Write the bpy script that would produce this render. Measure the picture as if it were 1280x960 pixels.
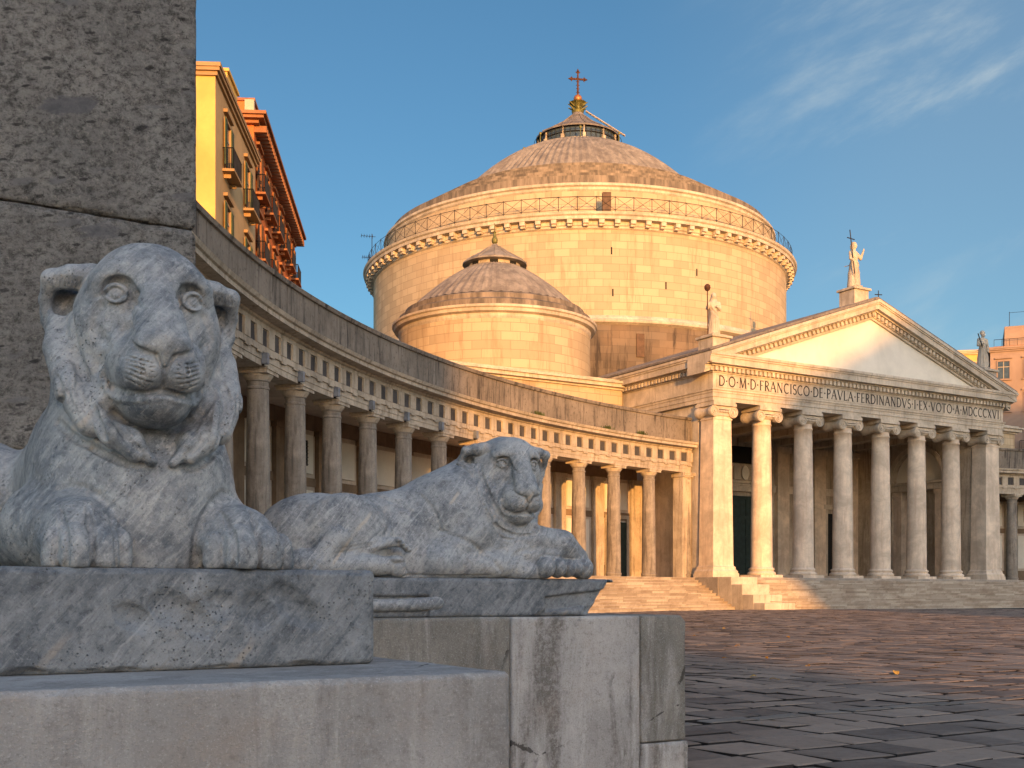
import bpy, math, random
import numpy as np
from mathutils import Vector, Matrix

# ------------------------------------------------------------------ clear + camera + light
for o in list(bpy.data.objects): bpy.data.objects.remove(o)
scene = bpy.context.scene
COL = scene.collection
F = 1450.0; CZ = 1.4; HY = 742.0            # focal length in photo pixels, eye height, horizon row
cam_d = bpy.data.cameras.new('camera'); cam = bpy.data.objects.new('camera', cam_d); COL.objects.link(cam)
cam.location = (0, 0, CZ); cam.rotation_euler = (math.pi/2, 0, 0)
cam_d.sensor_width = 36.0; cam_d.lens = 36.0*F/1280.0
cam_d.shift_y = (HY-480.0)/1280.0
cam_d.clip_start = 0.1; cam_d.clip_end = 3000
scene.camera = cam

SUN_EL = math.radians(5.5)
SUN_H = Vector((0.205, -0.979, 0)).normalized()      # horizontal direction towards the sun (behind the camera)
sun_d = bpy.data.lights.new('sun', 'SUN'); sun = bpy.data.objects.new('sun', sun_d); COL.objects.link(sun)
sun_d.energy = 3.9; sun_d.angle = math.radians(0.5); sun_d.color = (1.0, 0.455, 0.115)
to_sun = Vector((SUN_H.x*math.cos(SUN_EL), SUN_H.y*math.cos(SUN_EL), math.sin(SUN_EL)))
sun.rotation_euler = to_sun.to_track_quat('Z', 'Y').to_euler()

world = bpy.data.worlds.new('World'); scene.world = world; world.use_nodes = True
def build_world():
    nt = world.node_tree; N = nt.nodes; L = nt.links; N.clear()
    out = N.new('ShaderNodeOutputWorld'); bg = N.new('ShaderNodeBackground')
    sky = N.new('ShaderNodeTexSky'); sky.sky_type = 'NISHITA'; sky.sun_disc = False
    sky.sun_elevation = SUN_EL + math.radians(1.5); sky.sun_rotation = math.atan2(SUN_H.x, SUN_H.y)
    sky.altitude = 20; sky.air_density = 1.0; sky.dust_density = 0.8; sky.ozone_density = 3.0
    bg.inputs['Strength'].default_value = 0.15
    tc = N.new('ShaderNodeTexCoord')
    # thin cirrus: noise on the view direction stretched along one diagonal
    mp = N.new('ShaderNodeMapping'); mp.inputs['Rotation'].default_value = (0.0, math.radians(22), math.radians(-16))
    L.new(tc.outputs['Generated'], mp.inputs['Vector'])
    mp2 = N.new('ShaderNodeMapping'); mp2.inputs['Scale'].default_value = (2.4, 2.4, 8.0)
    L.new(mp.outputs['Vector'], mp2.inputs['Vector'])
    n1 = N.new('ShaderNodeTexNoise'); n1.inputs['Scale'].default_value = 1.6; n1.inputs['Detail'].default_value = 9; n1.inputs['Roughness'].default_value = 0.62; n1.inputs['Distortion'].default_value = 0.25
    L.new(mp2.outputs['Vector'], n1.inputs['Vector'])
    r1 = N.new('ShaderNodeMapRange'); r1.inputs['From Min'].default_value = 0.47; r1.inputs['From Max'].default_value = 0.90; r1.interpolation_type = 'SMOOTHSTEP'
    L.new(n1.outputs['Fac'], r1.inputs['Value'])
    # cloud bank sits towards the right of the view: mask by direction
    sep = N.new('ShaderNodeSeparateXYZ'); L.new(tc.outputs['Generated'], sep.inputs[0])
    m1 = N.new('ShaderNodeMapRange'); m1.inputs['From Min'].default_value = 0.06; m1.inputs['From Max'].default_value = 0.34; m1.interpolation_type = 'SMOOTHSTEP'
    L.new(sep.outputs['X'], m1.inputs['Value'])
    n2 = N.new('ShaderNodeTexNoise'); n2.inputs['Scale'].default_value = 5.0; n2.inputs['Detail'].default_value = 3
    L.new(mp.outputs['Vector'], n2.inputs['Vector'])
    r2 = N.new('ShaderNodeMapRange'); r2.inputs['From Min'].default_value = 0.38; r2.inputs['From Max'].default_value = 0.62; r2.interpolation_type = 'SMOOTHSTEP'
    L.new(n2.outputs['Fac'], r2.inputs['Value'])
    mu = N.new('ShaderNodeMath'); mu.operation = 'MULTIPLY'; L.new(r1.outputs[0], mu.inputs[0]); L.new(m1.outputs[0], mu.inputs[1])
    mu2 = N.new('ShaderNodeMath'); mu2.operation = 'MULTIPLY'; L.new(mu.outputs[0], mu2.inputs[0]); L.new(r2.outputs[0], mu2.inputs[1])
    veil = N.new('ShaderNodeMath'); veil.operation = 'MULTIPLY_ADD'; L.new(m1.outputs[0], veil.inputs[0]); veil.inputs[1].default_value = 0.13; L.new(mu2.outputs[0], veil.inputs[2])
    tint = N.new('ShaderNodeMix'); tint.data_type = 'RGBA'; tint.blend_type = 'MULTIPLY'; tint.inputs[0].default_value = 1.0
    L.new(sky.outputs[0], tint.inputs[6]); tint.inputs[7].default_value = SKY_TINT
    mix = N.new('ShaderNodeMix'); mix.data_type = 'RGBA'; L.new(veil.outputs[0], mix.inputs[0])
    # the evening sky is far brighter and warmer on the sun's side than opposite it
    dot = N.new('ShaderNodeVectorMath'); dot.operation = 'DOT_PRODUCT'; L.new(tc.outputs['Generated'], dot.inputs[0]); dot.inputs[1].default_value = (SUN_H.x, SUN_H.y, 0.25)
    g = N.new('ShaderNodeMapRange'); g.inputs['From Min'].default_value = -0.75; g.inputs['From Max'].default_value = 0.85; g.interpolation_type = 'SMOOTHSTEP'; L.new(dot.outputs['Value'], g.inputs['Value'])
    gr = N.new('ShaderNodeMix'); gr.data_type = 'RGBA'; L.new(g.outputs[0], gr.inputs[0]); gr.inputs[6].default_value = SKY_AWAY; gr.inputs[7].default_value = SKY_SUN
    L.new(tint.outputs[2], mix.inputs[6]); mix.inputs[7].default_value = CLOUD_COL
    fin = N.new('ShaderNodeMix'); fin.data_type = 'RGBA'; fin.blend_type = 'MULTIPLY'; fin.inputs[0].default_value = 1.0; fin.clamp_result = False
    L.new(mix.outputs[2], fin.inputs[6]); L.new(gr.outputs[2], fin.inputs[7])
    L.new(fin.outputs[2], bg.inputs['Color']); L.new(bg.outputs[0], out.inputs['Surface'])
SKY_TINT = (1.0, 1.0, 1.0, 1); CLOUD_COL = (4.2, 3.9, 3.9, 1)
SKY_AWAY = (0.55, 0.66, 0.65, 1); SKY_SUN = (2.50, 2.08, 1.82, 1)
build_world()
scene.view_settings.view_transform = 'Standard'; scene.view_settings.look = 'None'
scene.view_settings.gamma = 1.0; scene.view_settings.use_curve_mapping = False
scene.view_settings.exposure = 0.9
scene.render.engine = 'CYCLES'
scene.cycles.max_bounces = 6

# ------------------------------------------------------------------ the site frame
UX, UY = 0.858, 0.514                        # along the church front, to the right and away
NX, NY = -0.514, 0.858                       # into the church
def W(s, t, z=0.0, o=(13.03, 75.0)):         # church coordinates -> world
    return Vector((o[0]+UX*s+NX*t, o[1]+UY*s+NY*t, z))
YAW = math.atan2(UY, UX)
# ------------------------------------------------------------------ helpers: objects
def tag(o, label=None, cat=None, group=None, kind=None):
    if label: o['label'] = label
    if cat: o['category'] = cat
    if group: o['group'] = group
    if kind: o['kind'] = kind
    return o
def empty(name, loc=(0, 0, 0), rz=0.0, **k):
    o = bpy.data.objects.new(name, None); COL.objects.link(o); o.location = loc; o.rotation_euler = (0, 0, rz)
    o.empty_display_size = 0.3
    return tag(o, **k)
class MB:
    """collects faces for one mesh; optional uv per corner"""
    def __init__(s, M=None): s.v = []; s.f = []; s.uv = {}; s.M = M; s.mi = {}; s.cur = 0; s.sm = set(); s.smooth = False
    def add(s, vs, fs, uvs=None):
        b = len(s.v)
        if s.M is not None: vs = [s.M @ Vector(p) for p in vs]
        s.v.extend([tuple(p) for p in vs])
        for i, f in enumerate(fs):
            k = len(s.f); s.f.append(tuple(b+j for j in f))
            if uvs: s.uv[k] = uvs[i]
            if s.cur: s.mi[k] = s.cur
            if s.smooth: s.sm.add(k)
        return s
    def box(s, x0, x1, y0, y1, z0, z1):
        vs = [(x, y, z) for z in (z0, z1) for y in (y0, y1) for x in (x0, x1)]
        fs = [(0,2,3,1), (4,5,7,6), (0,1,5,4), (2,6,7,3), (0,4,6,2), (1,3,7,5)]
        uvs = [[(vs[j][0], vs[j][1]) for j in fs[0]], [(vs[j][0], vs[j][1]) for j in fs[1]],
               [(vs[j][0], vs[j][2]) for j in fs[2]], [(vs[j][0], vs[j][2]) for j in fs[3]],
               [(vs[j][1], vs[j][2]) for j in fs[4]], [(vs[j][1], vs[j][2]) for j in fs[5]]]
        return s.add(vs, fs, uvs)
    def lathe(s, prof, n=48, c=(0, 0), a0=0.0, a1=2*math.pi, uvr=None, flip=False):
        """prof list of (r,z). uv = (angle*r, arc length)"""
        full = abs((a1-a0)-2*math.pi) < 1e-6
        m = n if full else n+1
        vs = []; 
        for r, z in prof:
            for i in range(m):
                a = a0+(a1-a0)*i/n
                vs.append((c[0]+r*math.cos(a), c[1]+r*math.sin(a), z))
        fs = []; uvs = []
        L = 0.0
        for k in range(len(prof)-1):
            dl = math.hypot(prof[k+1][0]-prof[k][0], prof[k+1][1]-prof[k][1])
            R = uvr or max(prof[k][0], prof[k+1][0])
            for i in range(n):
                j = (i+1) % m
                q = (k*m+i, k*m+j, (k+1)*m+j, (k+1)*m+i)
                A = (a1-a0)/n
                u = [(A*i*R, L), (A*(i+1)*R, L), (A*(i+1)*R, L+dl), (A*i*R, L+dl)]
                if flip: q = q[::-1]; u = u[::-1]
                fs.append(q); uvs.append(u)
            L += dl
        return s.add(vs, fs, uvs)
    def disc(s, r, z, n=48, c=(0, 0), up=True):
        vs = [(c[0]+r*math.cos(2*math.pi*i/n), c[1]+r*math.sin(2*math.pi*i/n), z) for i in range(n)]
        f = tuple(range(n)) if up else tuple(reversed(range(n)))
        return s.add(vs, [f], [[(vs[j][0], vs[j][1]) for j in f]])
    def tube(s, p0, p1, r0, r1=None, n=8, cap=True):
        r1 = r0 if r1 is None else r1
        p0 = Vector(p0); p1 = Vector(p1); d = (p1-p0)
        if d.length < 1e-6: return s
        q = d.to_track_quat('Z', 'Y')
        vs = []
        for P, r in ((p0, r0), (p1, r1)):
            for i in range(n):
                a = 2*math.pi*i/n; vs.append(P + q @ Vector((r*math.cos(a), r*math.sin(a), 0)))
        fs = [(i, (i+1) % n, n+(i+1) % n, n+i) for i in range(n)]
        if cap: fs += [tuple(reversed(range(n))), tuple(range(n, 2*n))]
        return s.add(vs, fs)
    def prism(s, poly, y0, y1):
        """poly of (x,z) counter-clockwise seen from -y"""
        n = len(poly)
        vs = [(x, y0, z) for x, z in poly]+[(x, y1, z) for x, z in poly]
        fs = [tuple(range(n)), tuple(reversed(range(n, 2*n)))]
        uvs = [[(vs[j][0], vs[j][2]) for j in fs[0]], [(vs[j][0], vs[j][2]) for j in fs[1]]]
        L = 0
        for i in range(n):
            j = (i+1) % n; dl = math.dist(poly[i], poly[j])
            fs.append((i, n+i, n+j, j)); uvs.append([(L, y0), (L, y1), (L+dl, y1), (L+dl, y0)]); L += dl
        return s.add(vs, fs, uvs)
    def build(s, name, mat, parent=None, smooth=False, bevel=0.0, **k):
        me = bpy.data.meshes.new(name)
        me.from_pydata(s.v, [], s.f)
        if s.uv:
            uvl = me.uv_layers.new(name='UVMap'); data = np.zeros((len(me.loops), 2), dtype=np.float32)
            for p in me.polygons:
                u = s.uv.get(p.index)
                if u:
                    for q, li in enumerate(p.loop_indices): data[li] = u[q]
            uvl.data.foreach_set('uv', data.ravel())
        mats = mat if isinstance(mat, (list, tuple)) else [mat]
        for m in mats: me.materials.append(m)
        if s.mi:
            for i, m in s.mi.items(): me.polygons[i].material_index = m
        if smooth: me.polygons.foreach_set('use_smooth', [True]*len(me.polygons))
        elif s.sm:
            for i in s.sm: me.polygons[i].use_smooth = True
        me.update()
        o = bpy.data.objects.new(name, me); COL.objects.link(o)
        if parent: o.parent = parent
        if bevel:
            b = o.modifiers.new('bevel', 'BEVEL'); b.width = bevel; b.segments = 2; b.limit_method = 'ANGLE'
        return tag(o, **k)
def copy_tree(o, parent=None):
    c = o.copy(); COL.objects.link(c)
    if parent: c.parent = parent
    for ch in KIDS(o): copy_tree(ch, c)
    return c
def KIDS(o): return [c for c in bpy.data.objects if c.parent == o]

# ------------------------------------------------------------------ helpers: materials
def lin(h):
    h = h.lstrip('#'); out = []
    for i in (0, 2, 4):
        c = int(h[i:i+2], 16)/255.0; out.append(c/12.92 if c <= 0.04045 else ((c+0.055)/1.055)**2.4)
    return tuple(out)+(1.0,)
class MAT:
    def __init__(s, name, rough=0.85, metal=0.0, spec=0.3):
        s.m = bpy.data.materials.new(name); s.m.use_nodes = True
        s.N = s.m.node_tree.nodes; s.L = s.m.node_tree.links; s.N.clear()
        s.out = s.N.new('ShaderNodeOutputMaterial'); s.b = s.N.new('ShaderNodeBsdfPrincipled')
        s.L.new(s.b.outputs[0], s.out.inputs[0]); s.b.inputs['Roughness'].default_value = rough
        s.b.inputs['Metallic'].default_value = metal
        s.b.inputs['Specular IOR Level'].default_value = spec
        s.tc = s.N.new('ShaderNodeTexCoord')
        s.bump_last = None
    def coord(s, kind='Object', scale=(1, 1, 1), rot=(0, 0, 0), loc=(0, 0, 0)):
        mp = s.N.new('ShaderNodeMapping'); s.L.new(s.tc.outputs[kind], mp.inputs[0])
        mp.inputs['Scale'].default_value = scale; mp.inputs['Rotation'].default_value = rot; mp.inputs['Location'].default_value = loc
        return mp.outputs[0]
    def coord2(s, rot, scale, kind='Object'):
        a = s.coord(kind, rot=rot); mp = s.N.new('ShaderNodeMapping'); s.L.new(a, mp.inputs[0]); mp.inputs['Scale'].default_value = scale
        return mp.outputs[0]
    def noise(s, vec, scale, detail=5, rough=0.6, dist=0.0):
        n = s.N.new('ShaderNodeTexNoise'); s.L.new(vec, n.inputs['Vector'])
        n.inputs['Scale'].default_value = scale; n.inputs['Detail'].default_value = detail
        n.inputs['Roughness'].default_value = rough; n.inputs['Distortion'].default_value = dist
        return n.outputs['Fac']
    def voro(s, vec, scale, feature='F1', out='Distance', rnd=1.0):
        n = s.N.new('ShaderNodeTexVoronoi'); s.L.new(vec, n.inputs['Vector']); n.feature = feature
        n.inputs['Scale'].default_value = scale; n.inputs['Randomness'].default_value = rnd
        return n.outputs[out]
    def brick(s, vec, w, h, mortar=0.012, c1=(0, 0, 0, 1), c2=(1, 1, 1, 1), cm=(0.5, 0.5, 0.5, 1), bias=0.0, smooth=0.1, off=0.5):
        n = s.N.new('ShaderNodeTexBrick'); s.L.new(vec, n.inputs['Vector'])
        n.inputs['Scale'].default_value = 1.0; n.inputs['Brick Width'].default_value = w; n.inputs['Row Height'].default_value = h
        n.inputs['Mortar Size'].default_value = mortar; n.inputs['Mortar Smooth'].default_value = smooth; n.inputs['Bias'].default_value = bias
        n.inputs['Color1'].default_value = c1; n.inputs['Color2'].default_value = c2; n.inputs['Mortar'].default_value = cm
        n.offset = off
        return n
    def rng(s, v, a, b, c=0.0, d=1.0, smooth=True):
        n = s.N.new('ShaderNodeMapRange'); s.L.new(v, n.inputs['Value'])
        n.inputs['From Min'].default_value = a; n.inputs['From Max'].default_value = b
        n.inputs['To Min'].default_value = c; n.inputs['To Max'].default_value = d
        if smooth: n.interpolation_type = 'SMOOTHSTEP'
        return n.outputs[0]
    def math(s, op, a, b):
        n = s.N.new('ShaderNodeMath'); n.operation = op
        for i, x in enumerate((a, b)):
            if x is None: continue
            if isinstance(x, (int, float)): n.inputs[i].default_value = x
            else: s.L.new(x, n.inputs[i])
        return n.outputs[0]
    def mix(s, fac, a, b, mode='MIX'):
        n = s.N.new('ShaderNodeMix'); n.data_type = 'RGBA'; n.blend_type = mode
        for i, x in ((0, fac), (6, a), (7, b)):
            if isinstance(x, (int, float)) and i == 0: n.inputs[0].default_value = x
            elif isinstance(x, tuple): n.inputs[i].default_value = x
            else: s.L.new(x, n.inputs[i])
        return n.outputs[2]
    def sep(s, vec):
        n = s.N.new('ShaderNodeSeparateXYZ'); s.L.new(vec, n.inputs[0]); return n.outputs
    def color(s, c):
        if isinstance(c, tuple): s.b.inputs['Base Color'].default_value = c
        else: s.L.new(c, s.b.inputs['Base Color'])
        return s
    def bump(s, h, strength=0.5, dist=0.01):
        n = s.N.new('ShaderNodeBump'); n.inputs['Strength'].default_value = strength; n.inputs['Distance'].default_value = dist
        s.L.new(h, n.inputs['Height'])
        if s.bump_last is not None: s.L.new(s.bump_last, n.inputs['Normal'])
        s.bump_last = n.outputs[0]; s.L.new(n.outputs[0], s.b.inputs['Normal'])
        return s
def G(v): return (v, v, v, 1.0)

# ------------------------------------------------------------------ helpers: sculpting with distance fields
def vnoise(P, seed=0):
    """smooth value noise, P (n,3) -> (-1..1)"""
    i = np.floor(P).astype(np.int64); f = P-i; f = f*f*(3-2*f)
    def h(a, b, c):
        x = (a*73856093) ^ (b*19349663) ^ (c*83492791) ^ (seed*2654435761)
        x = (x ^ (x >> 13))*1274126177; x = x & 0x7fffffff; x = (x ^ (x >> 15))*668265263 & 0x7fffffff
        return (x % 65536)/32768.0-1.0
    r = 0
    for dx in (0, 1):
        wx = f[:, 0] if dx else 1-f[:, 0]
        for dy in (0, 1):
            wy = f[:, 1] if dy else 1-f[:, 1]
            for dz in (0, 1):
                wz = f[:, 2] if dz else 1-f[:, 2]
                r = r+wx*wy*wz*h(i[:, 0]+dx, i[:, 1]+dy, i[:, 2]+dz)
    return r
def fbm(P, scale, octaves=4, seed=0, gain=0.5):
    r = 0; a = 1.0
    for k in range(octaves):
        r = r+a*vnoise(P*scale+17.3*k, seed+k); scale *= 2.03; a *= gain
    return r
class SDF:
    def __init__(s): s.ops = []; s.T = None
    def frame(s, M=None):                       # M: 4x4 local -> lion space
        s.T = M
        return s
    def _pt(s, p):
        p = Vector(p)
        return np.array(s.T @ p if s.T is not None else p)
    def _R(s, rot):
        from mathutils import Euler
        R = Euler([math.radians(a) for a in rot]).to_matrix()
        if s.T is not None: R = s.T.to_3x3() @ R
        return np.array(R)
    def ell(s, c, r, rot=(0, 0, 0), k=0.03, op='+'):
        s.ops.append((op, 'ell', s._pt(c), np.array(r, float), s._R(rot), k, s._pt(c), max(r))); return s
    def cone(s, a, b, ra, rb=None, k=0.03, op='+', flat=None):
        rb = ra if rb is None else rb
        A = s._pt(a); B = s._pt(b)
        s.ops.append((op, 'cone', A, B, (ra, rb), k, (A+B)/2, np.linalg.norm(B-A)/2+max(ra, rb))); return s
    def chain(s, pts, rs, k=0.03, op='+', kk=None):
        for i in range(len(pts)-1):
            s.cone(pts[i], pts[i+1], rs[i], rs[i+1], k, op)
        return s
    def box(s, c, h, r=0.02, rot=(0, 0, 0), k=0.02, op='+'):
        s.ops.append((op, 'box', s._pt(c), (np.array(h, float), r), s._R(rot), k, s._pt(c), float(np.linalg.norm(h))+r)); return s
    def sym(s, fn):
        for sg in (-1, 1): fn(sg)
        return s
    def probe(s, x, z, y0=-1.2, n=45):
        """march along +y of the current frame from (x,y0,z) to the surface -> y of each hit"""
        x = np.atleast_1d(np.array(x, float)); z = np.atleast_1d(np.array(z, float)); y = np.full(len(x), y0)
        T = np.array(s.T) if s.T is not None else np.eye(4)
        sc = np.linalg.norm(T[:3, 1])
        for _ in range(n):
            w = np.stack([x, y, z], 1) @ T[:3, :3].T+T[:3, 3]
            e = s.eval(w, cull=False); y = y+e*0.95/sc
            if np.abs(e).max() < 0.0008: break
        return y if len(y) > 1 else float(y[0])
    def line(s, pts, r, k=0.01, op='-', depth=0.0, step=0.018, y0=-1.2):
        """a groove ('-') or a ridge ('+') laid on the surface along the (x,z) polyline; r = radius or list"""
        rs = r if isinstance(r, (list, tuple)) else [r]*len(pts)
        P = [np.array(tuple(p)+(rs[i],), float) for i, p in enumerate(pts)]
        P = [2*P[0]-P[1]]+P+[2*P[-1]-P[-2]]; out = []
        for i in range(1, len(P)-2):
            n = max(1, int(np.linalg.norm(P[i+1][:2]-P[i][:2])/step))
            for j in range(n):
                t = j/n; a, b, c, d = P[i-1], P[i], P[i+1], P[i+2]
                out.append(0.5*((2*b)+(c-a)*t+(2*a-5*b+4*c-d)*t*t+(3*b-a-3*c+d)*t**3))
        out.append(P[-2]); out = np.array(out)
        ys = s.probe(out[:, 0], out[:, 1], y0)
        ys[1:-1] = 0.25*ys[:-2]+0.5*ys[1:-1]+0.25*ys[2:]
        s.poly(np.stack([out[:, 0], ys+depth, out[:, 1]], 1), np.maximum(out[:, 2], 0.0012), k, op)
        return s
    def poly(s, pts, rs, k, op):
        A = np.array([s._pt(p) for p in pts]); c = (A.max(0)+A.min(0))/2; rs = np.array(rs, float)
        s.ops.append((op, 'poly', A, rs, None, k, c, float(np.linalg.norm(A-c, axis=1).max()+rs.max()))); return s
    def _d(s, o, P, segs=None):
        if o[1] == 'ell':
            q = (P-o[2]) @ o[4]
            k0 = np.linalg.norm(q/o[3], axis=1); k1 = np.linalg.norm(q/(o[3]**2), axis=1)+1e-9
            return k0*(k0-1)/k1
        if o[1] == 'cone':
            A, B = o[2], o[3]; ba = B-A; t = np.clip(((P-A) @ ba)/(ba @ ba+1e-12), 0, 1)
            return np.linalg.norm(P-A-t[:, None]*ba, axis=1)-(o[4][0]+(o[4][1]-o[4][0])*t)
        if o[1] == 'poly':
            A = o[2]; rs = o[3]; best = np.full(len(P), 10.0)
            for i in (range(len(A)-1) if segs is None else segs):
                ba = A[i+1]-A[i]; pa = P-A[i]; t = np.clip((pa @ ba)/(ba @ ba+1e-12), 0, 1)
                pa -= t[:, None]*ba
                best = np.minimum(best, np.sqrt(np.einsum('ij,ij->i', pa, pa))-(rs[i]+(rs[i+1]-rs[i])*t))
            return best
        if o[1] == 'box':
            q = np.abs((P-o[2]) @ o[4])-(o[3][0]-o[3][1])
            return np.linalg.norm(np.maximum(q, 0), axis=1)+np.minimum(q.max(axis=1), 0)-o[3][1]
    def eval(s, P, cull=True):
        d = np.full(len(P), 10.0); ops = s.ops
        if cull:
            lo = P.min(0); hi = P.max(0)
            ops = [o for o in ops if ((np.maximum(np.maximum(lo-o[6], o[6]-hi), 0))**2).sum() < (o[7]+o[5]+0.02)**2]
        for o in ops:
            k = o[5]
            if cull or o[1] == 'poly':
                m = ((P-o[6])**2).sum(1) < (o[7]+k+0.02)**2
                if not m.any(): continue
                Q = P[m]; e = d[m]
            else: m = slice(None); Q = P; e = d
            if o[1] == 'poly':
                A = o[2]; lo_ = Q.min(0)-o[5]-o[3].max()-0.01; hi_ = Q.max(0)+o[5]+o[3].max()+0.01
                ok = ~((np.maximum(A[:-1], A[1:]) < lo_).any(1) | (np.minimum(A[:-1], A[1:]) > hi_).any(1))
                if not ok.any(): continue
                p = s._d(o, Q, np.nonzero(ok)[0])
            else: p = s._d(o, Q)
            if o[0] == '+':
                h = np.maximum(k-np.abs(e-p), 0)/k; e = np.minimum(e, p)-h*h*k*0.25
            elif o[0] == '-':
                h = np.maximum(k-np.abs(-e-p), 0)/k; e = np.maximum(e, -p)+h*h*k*0.25
            elif o[0] == 'x':
                e = np.maximum(e, p)
            d[m] = e
        return d
    def mesh(s, xs, ys, zs, block=8):
        nx, ny, nz = len(xs), len(ys), len(zs)
        D = np.full((nx, ny, nz), 10.0, np.float32)
        bx = range(0, nx, block); by = range(0, ny, block); bz = range(0, nz, block)
        cs = []; ids = []; rad = []
        for i in bx:
            i1 = min(i+block, nx-1)
            for j in by:
                j1 = min(j+block, ny-1)
                for k in bz:
                    k1 = min(k+block, nz-1)
                    a = np.array([xs[i], ys[j], zs[k]]); b = np.array([xs[i1], ys[j1], zs[k1]])
                    cs.append((a+b)/2); rad.append(np.linalg.norm(b-a)/2); ids.append((i, j, k))
        cs = np.array(cs); rad = np.array(rad); dc = s.eval(cs, cull=False)
        act = np.abs(dc) < rad*1.35+0.03
        big = {}
        for q, (i, j, k) in enumerate(ids):
            sl = (slice(i, i+block), slice(j, j+block), slice(k, k+block))
            if not act[q]: D[sl] = dc[q]
            else:
                g = np.mgrid[i:min(i+block, nx), j:min(j+block, ny), k:min(k+block, nz)].reshape(3, -1).T
                big.setdefault((i//(block*2), j//(block*2), k//(block*2)), []).append(g)
        big = [np.concatenate(v) for v in big.values()]
        I = np.concatenate(big)
        P = np.stack([xs[I[:, 0]], ys[I[:, 1]], zs[I[:, 2]]], 1)
        V = np.empty(len(P))
        a = 0
        for g in big: V[a:a+len(g)] = s.eval(P[a:a+len(g)]); a += len(g)
        D[I[:, 0], I[:, 1], I[:, 2]] = V
        return surface_nets(D, xs, ys, zs)
def surface_nets(D, xs, ys, zs):
    S = D < 0
    c = np.zeros(tuple(n-1 for n in D.shape), np.int8)
    for dx in (0, 1):
        for dy in (0, 1):
            for dz in (0, 1):
                c += S[dx:D.shape[0]-1+dx, dy:D.shape[1]-1+dy, dz:D.shape[2]-1+dz]
    cells = np.argwhere((c > 0) & (c < 8))
    idx = -np.ones(c.shape, np.int64); idx[tuple(cells.T)] = np.arange(len(cells))
    acc = np.zeros((len(cells), 3)); cnt = np.zeros(len(cells))
    corners = [(x, y, z) for x in (0, 1) for y in (0, 1) for z in (0, 1)]
    for a in corners:
        for ax in range(3):
            if a[ax]: continue
            b = list(a); b[ax] = 1
            va = D[cells[:, 0]+a[0], cells[:, 1]+a[1], cells[:, 2]+a[2]].astype(float)
            vb = D[cells[:, 0]+b[0], cells[:, 1]+b[1], cells[:, 2]+b[2]].astype(float)
            m = (va < 0) != (vb < 0); t = np.where(m, va/(va-vb+1e-20), 0)
            p = np.tile(np.array(a, float), (len(cells), 1)); p[:, ax] += t
            acc[m] += p[m]; cnt[m] += 1
    q = cells+acc/cnt[:, None]
    X = np.stack([np.interp(q[:, 0], np.arange(len(xs)), xs), np.interp(q[:, 1], np.arange(len(ys)), ys), np.interp(q[:, 2], np.arange(len(zs)), zs)], 1)
    faces = []
    for ax in range(3):
        sl0 = [slice(None)]*3; sl1 = [slice(None)]*3; sl0[ax] = slice(0, -1); sl1[ax] = slice(1, None)
        A = S[tuple(sl0)]; B = S[tuple(sl1)]
        e = np.argwhere(A != B); o1, o2 = [a for a in range(3) if a != ax]
        e = e[(e[:, o1] > 0) & (e[:, o2] > 0) & (e[:, o1] < D.shape[o1]-1) & (e[:, o2] < D.shape[o2]-1)]
        ins = A[tuple(e.T)]
        def cell(d1, d2):
            w = e.copy(); w[:, o1] -= d1; w[:, o2] -= d2; return idx[tuple(w.T)]
        Q = np.stack([cell(1, 1), cell(0, 1), cell(0, 0), cell(1, 0)], 1)
        fl = ins if ax != 1 else ~ins
        Q[~fl] = Q[~fl][:, ::-1]
        faces.append(Q)
    return X, np.concatenate(faces)
def sdf_object(name, X, Q, mat, parent=None, **k):
    me = bpy.data.meshes.new(name)
    me.vertices.add(len(X)); me.vertices.foreach_set('co', X.astype(np.float32).ravel())
    me.loops.add(Q.size); me.loops.foreach_set('vertex_index', Q.astype(np.int32).ravel())
    me.polygons.add(len(Q)); me.polygons.foreach_set('loop_start', np.arange(0, Q.size, 4, dtype=np.int32))
    me.polygons.foreach_set('loop_total', np.full(len(Q), 4, dtype=np.int32))
    me.update(calc_edges=True); me.validate()
    me.polygons.foreach_set('use_smooth', [True]*len(me.polygons))
    me.materials.append(mat)
    o = bpy.data.objects.new(name, me); COL.objects.link(o)
    if parent: o.parent = parent
    return tag(o, **k)
def vnormals(X, Q):
    n = np.cross(X[Q[:, 2]]-X[Q[:, 0]], X[Q[:, 3]]-X[Q[:, 1]]); r = np.zeros_like(X)
    for i in range(4): np.add.at(r, Q[:, i], n)
    return r/(np.linalg.norm(r, axis=1)[:, None]+1e-12)
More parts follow.
